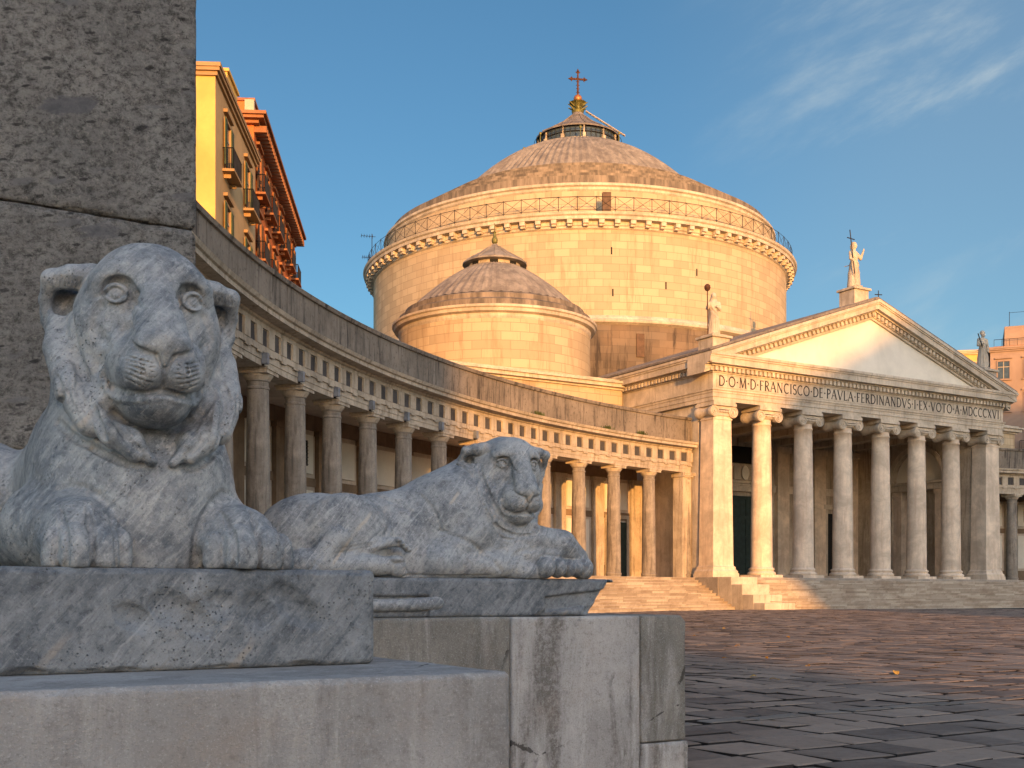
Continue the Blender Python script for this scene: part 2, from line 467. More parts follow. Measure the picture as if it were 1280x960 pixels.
# ------------------------------------------------------------------ materials for the foreground
def marble_mat(name='blue_grey_marble', k=1.0, vk=1.0):
    m = MAT(name, rough=0.55, spec=0.4)
    v = m.coord('Object', rot=(0.35, 0.0, 0.2))
    st = m.coord2((0.25, math.radians(48), 0.0), (1.0, 2.0, 7.0))
    vv = m.coord2((0.15, math.radians(50), 0.1), (1, 1, 1))
    big = m.noise(v, 2.6, 8, 0.66, 0.5)
    mid = m.noise(v, 8.5, 8, 0.70, 0.3)
    streak = m.noise(st, 2.0, 9, 0.70, 0.9)
    hair = m.noise(st, 8, 9, 0.72, 0.5)
    fine = m.noise(v, 34, 8, 0.74)
    c = m.mix(m.rng(big, 0.32, 0.68), (0.132, 0.146, 0.160, 1), (0.39, 0.397, 0.388, 1))
    c = m.mix(m.rng(mid, 0.44, 0.68, 0, 0.38), c, (0.46, 0.46, 0.44, 1))
    c = m.mix(m.rng(mid, 0.46, 0.30, 0, 0.45), c, (0.066, 0.080, 0.096, 1))
    c = m.mix(m.rng(streak, 0.48, 0.66, 0, 0.60), c, (0.48, 0.475, 0.45, 1))
    c = m.mix(m.rng(streak, 0.46, 0.32, 0, 0.70), c, (0.085, 0.100, 0.116, 1))
    c = m.mix(m.rng(hair, 0.53, 0.68, 0, 0.50), c, (0.56, 0.555, 0.53, 1))
    c = m.mix(m.rng(hair, 0.46, 0.34, 0, 0.45), c, (0.07, 0.085, 0.105, 1))
    c = m.mix(m.rng(fine, 0.50, 0.70, 0.0, 0.55), c, (0.54, 0.535, 0.51, 1))
    c = m.mix(m.rng(fine, 0.46, 0.32, 0.0, 0.70), c, (0.055, 0.066, 0.078, 1))
    crust = m.rng(m.noise(m.coord2((0.3, 0.2, 0.1), (1, 1, 1)), 5.5, 10, 0.80, 0.2), 0.55, 0.68, 0, 0.45)
    c = m.mix(crust, c, (0.105, 0.098, 0.088, 1))
    def veins(scale, lo, amt, col, c, seed):
        w = m.N.new('ShaderNodeTexWave'); m.L.new(vv, w.inputs['Vector']); w.wave_type = 'BANDS'; w.bands_direction = 'Z'
        w.inputs['Scale'].default_value = scale; w.inputs['Distortion'].default_value = 2.6; w.inputs['Detail'].default_value = 6; w.inputs['Detail Scale'].default_value = 0.7; w.inputs['Detail Roughness'].default_value = 0.6
        w.inputs['Phase Offset'].default_value = seed
        gate = m.rng(m.noise(v, 2.0+seed*0.3, 2), 0.52, 0.60)
        return m.mix(m.math('MULTIPLY', m.math('MULTIPLY', m.rng(w.outputs['Fac'], lo, 1.0), gate), amt), c, col)
    c = veins(0.75, 0.986, 0.70, (0.56, 0.47, 0.37, 1), c, 0.7)
    c = veins(1.6, 0.996, 0.45, (0.62, 0.60, 0.56, 1), c, 2.3)
    c = m.mix(m.rng(m.noise(st, 1.6, 7, 0.7, 0.8), 0.59, 0.76, 0, 0.35), c, (0.36, 0.28, 0.20, 1))
    kn = m.rng(m.noise(v, 14.0, 8, 0.78, 0.2), 0.60, 0.68, 0, 0.6)
    c = m.mix(kn, c, (0.58, 0.59, 0.58, 1))
    pit = m.voro(v, 60.0)
    pg = m.rng(m.noise(v, 5, 3), 0.46, 0.62)
    pm = m.math('MULTIPLY', m.rng(pit, 0.24, 0.08), pg)
    c = m.mix(m.math('MULTIPLY', pm, 0.7), c, (0.03, 0.032, 0.035, 1))
    gr = m.noise(v, 120, 6, 0.8)
    c = m.mix(m.rng(gr, 0.46, 0.34, 0, 0.5), c, (0.06, 0.066, 0.072, 1))
    c = m.mix(m.rng(gr, 0.56, 0.68, 0, 0.45), c, (0.62, 0.62, 0.60, 1))
    if k != 1.0: c = m.mix(1.0, c, (k*0.95, k*0.99, k*1.04, 1), 'MULTIPLY')
    m.color(c)
    h = m.math('ADD', m.math('MULTIPLY', fine, 0.6), m.math('MULTIPLY', pm, -0.9))
    m.bump(h, 0.85, 0.006)
    m.bump(gr, 0.5, 0.0025)
    m.bump(hair, 0.28, 0.006)
    m.bump(mid, 0.12, 0.010)
    return m.m
M_MARBLE = marble_mat()
M_PLINTH = marble_mat('dark_plinth_marble', 0.60)

# ------------------------------------------------------------------ the lion's head, used by both lions
def lion_head(S, M, ear=1.0):
    S.frame(M)
    S.ell((0, 0.06, 0.035), (0.232, 0.27, 0.258), k=0.05)                    # skull
    S.ell((0, -0.02, -0.07), (0.225, 0.22, 0.24), k=0.06)                     # cheeks and jaw
    S.ell((0, -0.10, 0.125), (0.180, 0.13, 0.14), k=0.08)                    # forehead
    for g in (-1, 1):
        S.ell((g*0.170, -0.03, -0.02), (0.072, 0.13, 0.14), k=0.06)           # cheek bone
        S.ell((g*0.150, -0.01, -0.17), (0.070, 0.13, 0.11), k=0.05)
        S.ell((g*0.112, -0.150, 0.128), (0.080, 0.040, 0.030), rot=(0, g*14, g*14), k=0.08)   # brow
    # bridge and muzzle
    S.cone((0, -0.19, 0.10), (0, -0.338, -0.112), 0.066, 0.064, k=0.05)
    for g in (-1, 1):
        S.cone((g*0.032, -0.19, 0.08), (g*0.046, -0.328, -0.112), 0.040, 0.045, k=0.02)
        S.ell((g*0.062, -0.275, -0.192), (0.075, 0.112, 0.090), rot=(0, 0, g*-14), k=0.045)  # lip pads
        S.ell((g*0.100, -0.20, -0.15), (0.06, 0.10, 0.080), k=0.05)
    S.ell((0, -0.24, -0.15), (0.110, 0.11, 0.11), k=0.04)
    # eyes: sockets under the brow, balls, lids
    for g in (-1, 1):
        ex, ez = g*0.113, 0.062; ys = S.probe(ex, ez)
        S.ell((ex+g*0.004, ys-0.004, ez+0.012), (0.060, 0.036, 0.046), rot=(-10, g*8, g*24), k=0.014, op='-')
        S.ell((g*0.068, ys-0.025, ez-0.030), (0.018, 0.032, 0.045), rot=(0, g*-26, 0), k=0.03, op='-')
        B = np.array((ex, ys+0.028, ez-0.002)); R = 0.036
        S.ell(B, (R, R, R), k=0.004)
        ca, sa = math.cos(math.radians(g*20)), math.sin(math.radians(g*20))
        def on(u_, w_, rad):                      # a point on the ball, u right, w up, turned outwards
            v_ = -math.sqrt(max(rad*rad-u_*u_-w_*w_, 1e-6)); return (B[0]+u_*ca-v_*sa, B[1]+u_*sa+v_*ca, B[2]+w_)
        S.chain([on(g*0.034*math.cos(t), 0.0265*math.sin(t)+0.001, 0.0405) for t in [math.pi*(1-i/8) for i in range(9)]], [0.005]+[0.0078]*7+[0.005], k=0.004)
        S.chain([on(g*0.033*math.cos(t), -0.0245*math.sin(t)-0.001, 0.0395) for t in [math.pi*(1-i/8) for i in range(9)]], [0.0050]*9, k=0.005)
        S.chain([on(0.0185*math.cos(t), 0.0185*math.sin(t), 0.0365) for t in [math.pi*i/6 for i in range(13)]], [0.0045]*13, k=0.002, op='-')
        S.ell(on(0, 0.001, 0.037), (0.0095, 0.0095, 0.0095), k=0.002, op='-')
        S.line([(g*0.150, ez+0.002), (g*0.178, ez-0.010)], [0.005, 0.002], k=0.01)
        S.line([(g*0.072, ez-0.018), (g*0.062, ez-0.060)], [0.006, 0.003], k=0.012)
    # nose leather
    S.ell((0, -0.354, -0.116), (0.079, 0.040, 0.034), rot=(20, 0, 0), k=0.02)
    for g in (-1, 1):
        S.ell((g*0.056, -0.349, -0.127), (0.032, 0.035, 0.026), rot=(0, g*16, 0), k=0.014)
    S.ell((0, -0.415, -0.180), (0.090, 0.035, 0.022), k=0.03, op='-')
    for g in (-1, 1):
        S.ell((g*0.060, -0.285, -0.208), (0.078, 0.108, 0.066), rot=(0, 0, g*-14), k=0.02)
        S.line([(g*0.018, -0.162), (g*0.050, -0.158), (g*0.084, -0.140), (g*0.096, -0.112)], [0.008, 0.011, 0.008, 0.004], k=0.006, depth=0.0)
    S.cone((0, -0.374, -0.140), (0, -0.362, -0.192), 0.024, 0.011, k=0.008)                  # septum wedge
    for g in (-1, 1):
        S.line([(g*0.026, -0.158), (g*0.014, -0.185), (g*0.003, -0.208)], [0.007, 0.007, 0.006], k=0.005)
    S.line([(0, -0.200), (0, -0.254)], [0.007, 0.007], k=0.008)
    # lower jaw, then the mouth line
    S.ell((0, -0.212, -0.292), (0.113, 0.138, 0.080), k=0.022)                # chin
    S.ell((0, -0.15, -0.262), (0.142, 0.14, 0.080), k=0.035)
    mo = [(-0.150, -0.218), (-0.120, -0.252), (-0.068, -0.270), (0, -0.264), (0.068, -0.270), (0.120, -0.252), (0.150, -0.218)]
    S.line(mo, [0.006, 0.010, 0.011, 0.010, 0.011, 0.010, 0.006], k=0.006, depth=0.002)
    S.line([(x*1.04, z-0.024) for x, z in mo], [0.009, 0.011, 0.010, 0.009, 0.010, 0.011, 0.009], k=0.010, op='+', depth=0.001)
    for g in (-1, 1):
        S.line([(g*0.153, -0.235), (g*0.165, -0.200), (g*0.158, -0.172)], [0.010, 0.011, 0.007], k=0.012, op='+')
        for r in range(6):                        # whisker rows
            z0 = -0.178-0.0140*r
            S.line([(g*0.028, z0-0.012), (g*0.065, z0-0.004), (g*0.095, z0+0.006), (g*0.118, z0+0.018)], [0.0020, 0.0042, 0.0040, 0.0015], k=0.003, step=0.03)
        # cheek furrows
        S.line([(g*0.090, -0.050), (g*0.130, -0.095), (g*0.166, -0.150), (g*0.185, -0.205)], [0.004, 0.010, 0.012, 0.008], k=0.030)
        S.line([(g*0.165, 0.020), (g*0.182, -0.050), (g*0.150, -0.100)], [0.003, 0.008, 0.004], k=0.030)
    for g in (-1, 1):
        S.line([(g*0.238, 0.060), (g*0.240, -0.05), (g*0.222, -0.16), (g*0.185, -0.245), (g*0.150, -0.300)], [0.005, 0.014, 0.019, 0.021, 0.016], k=0.014)
    # ears: shells rolled over at the top, hollow in front
    if ear == 1.0: S.frame(M @ Matrix.Translation((0, 0.02, 0.0)) @ Matrix.Diagonal((0.965, 1.0, 0.95, 1)))
    else: S.frame(M @ Matrix.Translation((0, 0.0, -0.012)) @ Matrix.Diagonal((1.02, 1.0, 1.0, 1)) )
    for g in (-1, 1):
        S.ell((g*0.258, 0.095, 0.050), (0.080, 0.060, 0.118), rot=(0, g*10, g*20), k=0.03)
        S.ell((g*0.268, 0.030, 0.075), (0.042, 0.054, 0.056), rot=(0, g*12, g*20), k=0.012, op='-')
        S.chain([(g*0.175, 0.01, 0.168), (g*0.245, 0.0, 0.160), (g*0.305, 0.015, 0.148)], [0.050, 0.040, 0.034], k=0.015)
        S.chain([(g*0.305, 0.015, 0.148), (g*0.324, 0.055, 0.085), (g*0.316, 0.07, 0.015), (g*0.285, 0.065, -0.055), (g*0.250, 0.045, -0.080)], [0.034, 0.018, 0.018, 0.022, 0.022], k=0.015)
        for q in range(8):
            x = 0.212+0.0125*q
            S.line([(g*x, 0.150), (g*(x+0.006), 0.120)], [0.0045, 0.0045], k=0.003, step=0.02)
    S.frame(None)

def paw(S, c, d, w=0.30, h=0.13, toes=4):
    """front paw seen end-on: c = toe line centre on the plinth, d = facing (unit xy)"""
    cx, cy = c; px, py = -d[1], d[0]
    S.ell((cx-d[0]*0.16, cy-d[1]*0.16, 0.085), (w*0.47, w*0.47, 0.105), rot=(0, 0, math.degrees(math.atan2(d[1], d[0]))+90), k=0.04)
    hs = [0.84, 1.0, 0.98, 0.80]; ws = [0.72, 1.22, 1.18, 0.78]; pos = [-0.405, -0.155, 0.155, 0.405]
    for q in range(toes):
        t = pos[q]*w; back = [0.045, 0.0, 0.008, 0.055][q]
        x = cx+px*t-d[0]*back; y = cy+py*t-d[1]*back; r = w*0.140*ws[q]
        S.cone((x-d[0]*0.12, y-d[1]*0.12, h*0.72*hs[q]), (x-d[0]*0.045, y-d[1]*0.045, h*0.60*hs[q]), r*1.0, r*1.06, k=0.010)
        S.ell((x-d[0]*0.03, y-d[1]*0.03, h*0.38), (r*1.10, r*1.20, h*0.44), k=0.008)
        S.ell((x-d[0]*0.03, y-d[1]*0.03, h*0.16), (r*1.10, r*1.15, h*0.26), k=0.012)
    for q in range(toes-1):
        t = (pos[q]+pos[q+1])*0.5*w; x = cx+px*t
        S.line([(x-d[0]*0.02, h*1.30), (x, h*1.02), (x, h*0.5), (x, 0.0)], [0.004, 0.010, 0.011, 0.009], k=0.008)

# ------------------------------------------------------------------ lion nearest the camera, crouched facing us
def build_front_lion():
    root = empty('lion_statue', (O1X, O1Y, Z1), YAW, label='nearest grey marble lion facing the camera, forepaws on its plinth, before the rough pier', cat='statue', group='marble lions on pedestals')
    S = SDF(); cx = -0.10
    # trunk
    S.ell((cx, 0.68, 0.36), (0.295, 0.46, 0.46), k=0.1)
    S.cone((cx, 0.55, 0.42), (cx, 0.38, 0.74), 0.30, 0.25, k=0.12)
    S.ell((cx, 0.44, 0.22), (0.295, 0.33, 0.42), k=0.10)
    S.cone((cx, 0.38, 0.05), (cx, 0.40, 0.30), 0.25, 0.265, k=0.10)
    S.cone((cx, 0.95, 0.40), (cx, 1.9, 0.30), 0.30, 0.31, k=0.15)
    for g in (-1, 1):
        S.ell((cx+g*0.235, 0.56, 0.24), (0.12, 0.28, 0.32), rot=(-12, g*-8, 0), k=0.09)       # shoulder
        S.ell((cx+g*0.34, 1.75, 0.26), (0.20, 0.40, 0.33), k=0.06)                             # haunch
        S.cone((cx+g*0.41, 1.75, 0.08), (cx+g*0.46, 1.15, 0.06), 0.10, 0.07, k=0.05)            # hind foot
    # forearms and paws
    S.chain([(cx-0.345, 0.86, 0.12), (cx-0.30, 0.50, 0.155), (cx-0.250, 0.17, 0.118)], [0.115, 0.145, 0.115], k=0.045)
    S.chain([(cx+0.335, 0.86, 0.12), (cx+0.275, 0.50, 0.155), (cx+0.285, 0.16, 0.112)], [0.115, 0.145, 0.112], k=0.045)
    for g in (-1, 1):                                              # crease where the arm leaves the chest
        S.line([(cx+g*0.120, 0.0), (cx+g*0.125, 0.10), (cx+g*0.165, 0.205), (cx+g*0.245, 0.275), (cx+g*0.31, 0.265)], [0.012, 0.014, 0.010, 0.006, 0.002], k=0.02)
    paw(S, (cx-0.245, 0.015), (0.0, -1.0), w=0.275, h=0.158)
    paw(S, (cx+0.300, 0.005), (0.10, -0.995), w=0.32, h=0.158)
    # collar of mane: overlapping locks, each with an undercut edge
    H = Matrix.Translation((cx-0.002, 0.330, 0.853)) @ Matrix.Rotation(math.radians(-4.5), 4, 'Z') @ Matrix.Scale(1.04, 4)
    S.ell((cx, 0.49, 0.68), (0.285, 0.20, 0.25), k=0.05)
    S.cone((cx, 0.44, 0.62), (cx, 0.40, 0.50), 0.19, 0.20, k=0.05)
    for g in (-1, 1):
        S.chain([(cx+g*0.265, 0.44, 0.92), (cx+g*0.285, 0.37, 0.76), (cx+g*0.262, 0.250, 0.60), (cx+g*0.215, 0.185, 0.485)], [0.035, 0.052, 0.060, 0.048], k=0.006)
        S.chain([(cx+g*0.205, 0.33, 0.72), (cx+g*0.195, 0.215, 0.57), (cx+g*0.150, 0.130, 0.45), (cx+g*0.092, 0.100, 0.385)], [0.070, 0.068, 0.052, 0.030], k=0.005)
        S.chain([(cx+g*0.130, 0.27, 0.60), (cx+g*0.108, 0.160, 0.49), (cx+g*0.075, 0.110, 0.415), (cx+g*0.038, 0.095, 0.362)], [0.060, 0.050, 0.038, 0.022], k=0.005)
        S.line([(cx+g*0.312, 0.64), (cx+g*0.294, 0.53), (cx+g*0.250, 0.445), (cx+g*0.195, 0.405)], [0.006, 0.014, 0.017, 0.014], k=0.008)
        S.line([(cx+g*0.225, 0.76), (cx+g*0.238, 0.64), (cx+g*0.222, 0.53), (cx+g*0.190, 0.430)], [0.008, 0.015, 0.017, 0.012], k=0.008)
        S.line([(cx+g*0.200, 0.405), (cx+g*0.150, 0.368), (cx+g*0.095, 0.345), (cx+g*0.050, 0.345)], [0.014, 0.016, 0.014, 0.006], k=0.008)
        S.line([(cx+g*0.145, 0.60), (cx+g*0.158, 0.51), (cx+g*0.122, 0.43), (cx+g*0.080, 0.385)], [0.006, 0.014, 0.014, 0.008], k=0.008)
        S.line([(cx+g*0.245, 0.70), (cx+g*0.250, 0.61), (cx+g*0.238, 0.53)], [0.003, 0.005, 0.003], k=0.012)
        for q in range(5):
            S.line([(cx+g*(0.165+0.030*q), 0.68-0.01*q), (cx+g*(0.180+0.026*q), 0.57), (cx+g*(0.130+0.030*q), 0.455+0.006*q)], [0.002, 0.0048, 0.002], k=0.006)
    S.ell((cx, 0.10, 0.44), (0.050, 0.05, 0.050), k=0.05, op='-')
    S.ell((cx-0.01, 0.13, 0.525), (0.16, 0.10, 0.060), k=0.04, op='-')
    S.frame(H)
    for g in (-1, 1):                                              # gap between face and mane
        pass
    lion_head(S, H)
    S.box((0, 1.0, -0.15), (2, 3, 0.1505), 0.0, op='-', k=0.001)
    xs = np.arange(-0.66, 0.48, 0.0048); zs = np.concatenate([np.arange(-0.02, 0.36, 0.0062), np.arange(0.36, 1.20, 0.0048)])
    ys = np.concatenate([np.arange(-0.10, 0.33, 0.0048), np.arange(0.33, 0.52, 0.007), np.geomspace(0.009, 0.055, 62).cumsum()+0.515])
    X, Q = S.mesh(xs, ys, zs)
    n = vnormals(X, Q)
    X = X+n*(fbm(X, 9, 2, 3)*0.0016+fbm(X, 45, 3, 5)*0.0009)[:, None]
    sdf_object('body', X, Q, M_MARBLE, root)
    return root

# ------------------------------------------------------------------ the farther lion, lying across and looking back
def build_side_lion():
    root = empty('lion_statue', (O2X, O2Y, Z2), YAW, label='farther grey marble lion lying sideways on its plinth, head turned and forepaws folded', cat='statue', group='marble lions on pedestals')
    S = SDF()
    S.chain([(-2.20, 0.50, 0.30), (-1.75, 0.48, 0.33), (-1.30, 0.46, 0.40), (-1.02, 0.42, 0.50)], [0.27, 0.265, 0.34, 0.32], k=0.15)
    S.chain([(-2.20, 0.46, 0.12), (-1.60, 0.44, 0.12), (-0.95, 0.40, 0.12)], [0.30, 0.30, 0.30], k=0.10)
    S.ell((-2.28, 0.48, 0.26), (0.42, 0.36, 0.34), k=0.08)                                     # rump
    S.ell((-2.13, 0.20, 0.30), (0.33, 0.15, 0.285), rot=(0, 18, 0), k=0.03)                    # near thigh
    S.ell((-1.22, 0.29, 0.42), (0.30, 0.24, 0.36), rot=(0, -22, 0), k=0.08)                    # near shoulder
    S.cone((-1.24, 0.46, 0.52), (-0.86, 0.46, 0.80), 0.28, 0.24, k=0.10)                     # neck
    S.ell((-0.86, 0.36, 0.42), (0.34, 0.28, 0.36), k=0.12)                                    # chest
    S.ell((-0.92, 0.32, 0.16), (0.46, 0.24, 0.20), k=0.08)
    # near upper arm and the folded forearm reaching right
    S.chain([(-1.18, 0.18, 0.32), (-1.46, 0.14, 0.13)], [0.16, 0.12], k=0.06)
    S.chain([(-1.46, 0.12, 0.10), (-1.05, 0.08, 0.09), (-0.86, 0.07, 0.09)], [0.11, 0.085, 0.075], k=0.05)
    S.chain([(-0.98, 0.26, 0.30), (-0.66, 0.14, 0.285), (-0.42, 0.11, 0.26), (-0.28, 0.12, 0.15)], [0.16, 0.125, 0.110, 0.100], k=0.04)
    S.chain([(-0.84, 0.10, 0.18), (-0.52, 0.07, 0.15)], [0.08, 0.08], k=0.04)
    S.ell((-0.76, 0.14, 0.05), (0.20, 0.16, 0.10), k=0.03)
    for q, (x, r) in enumerate([(-0.640, 0.074), (-0.520, 0.062), (-0.425, 0.056), (-0.345, 0.050)]):
        S.ell((x, 0.0+0.012*q, 0.082), (r*0.95, 0.10, 0.080-0.004*q), k=0.006)
    for q, (x, r) in enumerate([(-0.280, 0.05), (-0.225, 0.046)]):
        S.ell((x, 0.05+0.03*q, 0.080), (r, 0.10, 0.085), k=0.008)
    S.line([(-0.72, 0.10), (-0.66, 0.172), (-0.52, 0.168), (-0.38, 0.150), (-0.28, 0.12)], [0.006, 0.010, 0.010, 0.008, 0.004], k=0.015)
    S.line([(-0.45, 0.30), (-0.35, 0.25), (-0.27, 0.17)], [0.003, 0.007, 0.005], k=0.015)
    S.line([(-0.37, 0.34), (-0.27, 0.27), (-0.21, 0.17)], [0.003, 0.006, 0.005], k=0.015)
    # near hind leg: shank, foot and toes
    S.chain([(-2.50, 0.12, 0.09), (-2.16, 0.07, 0.08), (-1.86, 0.05, 0.085)], [0.105, 0.075, 0.065], k=0.03)
    S.chain([(-2.45, 0.08, 0.06), (-2.27, 0.08, 0.26)], [0.06, 0.09], k=0.03)
    for q in range(3):
        S.ell((-1.855+0.015*q, 0.01+0.01*q, 0.125-0.045*q), (0.060, 0.055, 0.030), k=0.006)
    S.ell((-1.835, 0.03, 0.075), (0.055, 0.065, 0.075), k=0.01)
    S.chain([(-2.02, 0.08, 0.215), (-1.90, 0.07, 0.248), (-1.82, 0.05, 0.245)], [0.042, 0.036, 0.034], k=0.02)
    for q in range(4):
        S.ell((-1.835+0.028*q, 0.030+0.006*q, 0.262-0.022*q), (0.024, 0.045, 0.021), k=0.006)
    S.line([(-2.50, 0.02), (-2.42, 0.13), (-2.36, 0.20)], [0.010, 0.012, 0.006], k=0.02)
    for z in (0.125, 0.15, 0.175):
        S.line([(-2.30, z+0.01), (-2.10, z+0.045), (-1.95, z+0.085)], [0.004, 0.006, 0.003], k=0.010)
    # thigh outline and flank folds
    S.line([(-2.02, 0.59), (-1.88, 0.49), (-1.84, 0.38), (-1.93, 0.27), (-2.05, 0.21)], [0.006, 0.014, 0.018, 0.016, 0.008], k=0.022)
    S.line([(-1.86, 0.60), (-1.70, 0.52), (-1.62, 0.42)], [0.004, 0.009, 0.004], k=0.03)
    S.line([(-1.56, 0.60), (-1.50, 0.48), (-1.46, 0.34)], [0.003, 0.008, 0.004], k=0.03)
    S.line([(-1.46, 0.34), (-1.20, 0.22), (-1.02, 0.05)], [0.005, 0.015, 0.010], k=0.025)
    S.line([(-0.96, 0.10), (-0.84, 0.20), (-0.72, 0.22)], [0.008, 0.016, 0.008], k=0.018)
    S.line([(-1.74, 0.02), (-1.40, 0.012), (-1.10, 0.02)], [0.008, 0.010, 0.006], k=0.015)
    # ruff round the face and the cape of mane on the shoulder
    R = Matrix.Translation((-0.795, 0.300, 0.810)) @ Matrix.Rotation(math.radians(-4), 4, 'Z') @ Matrix.Rotation(math.radians(6), 4, 'X') @ Matrix.Scale(1.09, 4)
    S.frame(R)
    S.ell((0, 0.15, -0.13), (0.270, 0.17, 0.29), k=0.05)
    for g in (-1, 1):
        S.chain([(g*0.225, 0.07, 0.10), (g*0.255, 0.04, -0.08), (g*0.235, -0.01, -0.22), (g*0.16, -0.05, -0.33), (g*0.05, -0.06, -0.385)], [0.040, 0.050, 0.055, 0.050, 0.045], k=0.03)
    S.frame(None)
    S.line([(-1.20, 0.90), (-1.16, 0.78), (-1.09, 0.62), (-1.04, 0.46), (-0.99, 0.32), (-0.93, 0.29), (-0.82, 0.30), (-0.70, 0.36)], [0.008, 0.013, 0.014, 0.014, 0.013, 0.011, 0.009, 0.006], k=0.006)
    S.line([(-1.07, 0.80), (-1.065, 0.66), (-1.02, 0.52), (-0.93, 0.43), (-0.82, 0.38)], [0.012, 0.020, 0.022, 0.020, 0.010], k=0.010)
    S.frame(R)
    S.line([(-0.275, 0.03), (-0.305, -0.12), (-0.270, -0.27), (-0.175, -0.375), (-0.03, -0.425), (0.12, -0.40), (0.22, -0.31)], [0.010, 0.017, 0.019, 0.019, 0.017, 0.014, 0.008], k=0.006)
    for g in (-1, 1):
        S.chain([(g*0.245, -0.02, 0.05), (g*0.250, -0.05, -0.10), (g*0.215, -0.08, -0.22), (g*0.15, -0.11, -0.31)], [0.014, 0.022, 0.026, 0.028], k=0.025, op='-')
        for q in range(9):
            a = math.radians(-24-7.5*q)
            S.line([(g*0.235*math.cos(a), -0.12+0.235*math.sin(a)), (g*0.300*math.cos(a+0.06), -0.12+0.300*math.sin(a+0.06))], [0.003, 0.005], k=0.008, step=0.03)
    S.frame(None)
    lion_head(S, R, 1.2)
    S.box((0, 1.0, -0.15), (4, 3, 0.1505), 0.0, op='-', k=0.001)
    xs = np.concatenate([np.arange(-2.76, -1.30, 0.0105), np.arange(-1.30, -0.10, 0.0080)])
    ys = np.concatenate([np.arange(-0.15, 0.35, 0.0082), np.arange(0.35, 0.95, 0.02)])
    zs = np.arange(-0.02, 1.20, 0.0082)
    X, Q = S.mesh(xs, ys, zs)
    n = vnormals(X, Q)
    X = X+n*(fbm(X, 8, 2, 13)*0.0022+fbm(X, 40, 3, 15)*0.0013)[:, None]
    sdf_object('body', X, Q, M_MARBLE, root)
    return root
O1X, O1Y, Z1 = -0.495-0.635*UX, 4.2-0.635*UY, CZ+0.0841
O2X, O2Y, Z2 = 0.794, 9.0, CZ+0.1117
import time; _t = time.time()
LION1 = build_front_lion(); print('lion1', time.time()-_t); _t = time.time()
LION2 = build_side_lion(); print('lion2', time.time()-_t)
# ------------------------------------------------------------------ materials of the place
def stone_plain(name, base, dark, stain=0.4, scale=0.6, rough=0.85, streak=True, bump=0.35):
    m = MAT(name, rough=rough, spec=0.2)
    v = m.coord('Object')
    n = m.noise(v, scale, 8, 0.68, 0.4); f = m.noise(v, scale*14, 7, 0.7)
    c = m.mix(m.rng(n, 0.32, 0.70), tuple(x*(0.70 if stain > 0.1 else 0.93) for x in base[:3])+(1,), tuple(min(1, x*1.14) for x in base[:3])+(1,))
    if streak:
        sv = m.coord2((0, 0, 0), (1.6, 1.6, 0.16)); sn = m.noise(sv, 2.2, 8, 0.68, 0.3)
        c = m.mix(m.rng(sn, 0.47, 0.68, 0, stain), c, dark)
    c = m.mix(m.rng(f, 0.52, 0.72, 0, stain*0.8), c, dark)
    m.color(c); m.bump(f, bump, 0.02)
    return m.m
def ashlar(name, base, dark, w=1.25, h=0.52, stain=0.45, var=0.32, mortar=0.010, warm=(0.50, 0.30, 0.15, 1)):
    m = MAT(name, rough=0.86, spec=0.2)
    uv = m.coord('UV'); ob = m.coord('Object')
    b = m.brick(uv, w, h, mortar, G(0.0), G(1.0), G(0.5), smooth=0.2)
    cell = m.sep(b.outputs['Color'])[0]
    lo = tuple(x*(1-var) for x in base[:3])+(1,); hi = tuple(min(1, x*(1+var*0.5)) for x in base[:3])+(1,)
    c = m.mix(m.rng(cell, 0.05, 0.95), lo, hi)
    c = m.mix(m.rng(m.noise(ob, 0.13, 5, 0.6), 0.45, 0.72, 0, 0.45), c, warm)
    sv = m.coord2((0, 0, 0), (1.2, 1.2, 0.14)); sn = m.noise(sv, 1.2, 8, 0.7, 0.3)
    c = m.mix(m.rng(sn, 0.50, 0.68, 0, stain), c, dark)
    f = m.noise(ob, 7, 7, 0.72)
    c = m.mix(m.rng(f, 0.58, 0.80, 0, 0.30), c, dark)
    c = m.mix(m.math('MULTIPLY', b.outputs['Fac'], 0.55), c, tuple(x*0.35 for x in base[:3])+(1,))
    m.color(c)
    m.bump(m.math('SUBTRACT', m.math('MULTIPLY', cell, 0.25), b.outputs['Fac']), 0.45, 0.03)
    m.bump(f, 0.3, 0.02)
    return m.m
M_LIME = stone_plain('pale_limestone', (0.56, 0.485, 0.38, 1), (0.20, 0.155, 0.115, 1), 0.42, 0.55)
M_LIME2 = stone_plain('weathered_limestone', (0.48, 0.41, 0.315, 1), (0.14, 0.11, 0.08, 1), 0.60, 0.5)
M_MARCOL = stone_plain('column_marble', (0.66, 0.545, 0.415, 1), (0.42, 0.31, 0.23, 1), 0.55, 0.8, rough=0.6, bump=0.15)
M_TYMP = stone_plain('tympanum_plaster', (0.66, 0.62, 0.53, 1), (0.52, 0.46, 0.37, 1), 0.08, 0.3, bump=0.05)
M_ASHLAR = ashlar('drum_ashlar', (0.47, 0.375, 0.245, 1), (0.26, 0.17, 0.095, 1), 1.35, 0.62, 0.50, var=0.15, mortar=0.018, warm=(0.50, 0.37, 0.24, 1))
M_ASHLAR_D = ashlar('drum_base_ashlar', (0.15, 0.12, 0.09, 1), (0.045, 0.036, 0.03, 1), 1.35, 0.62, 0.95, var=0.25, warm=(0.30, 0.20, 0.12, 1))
M_LEAD = stone_plain('roof_lead', (0.21, 0.185, 0.165, 1), (0.07, 0.06, 0.055, 1), 0.8, 0.7, rough=0.7)
M_ATTIC = stone_plain('blackened_attic_stone', (0.235, 0.20, 0.16, 1), (0.045, 0.038, 0.033, 1), 0.92, 0.40, bump=0.6)
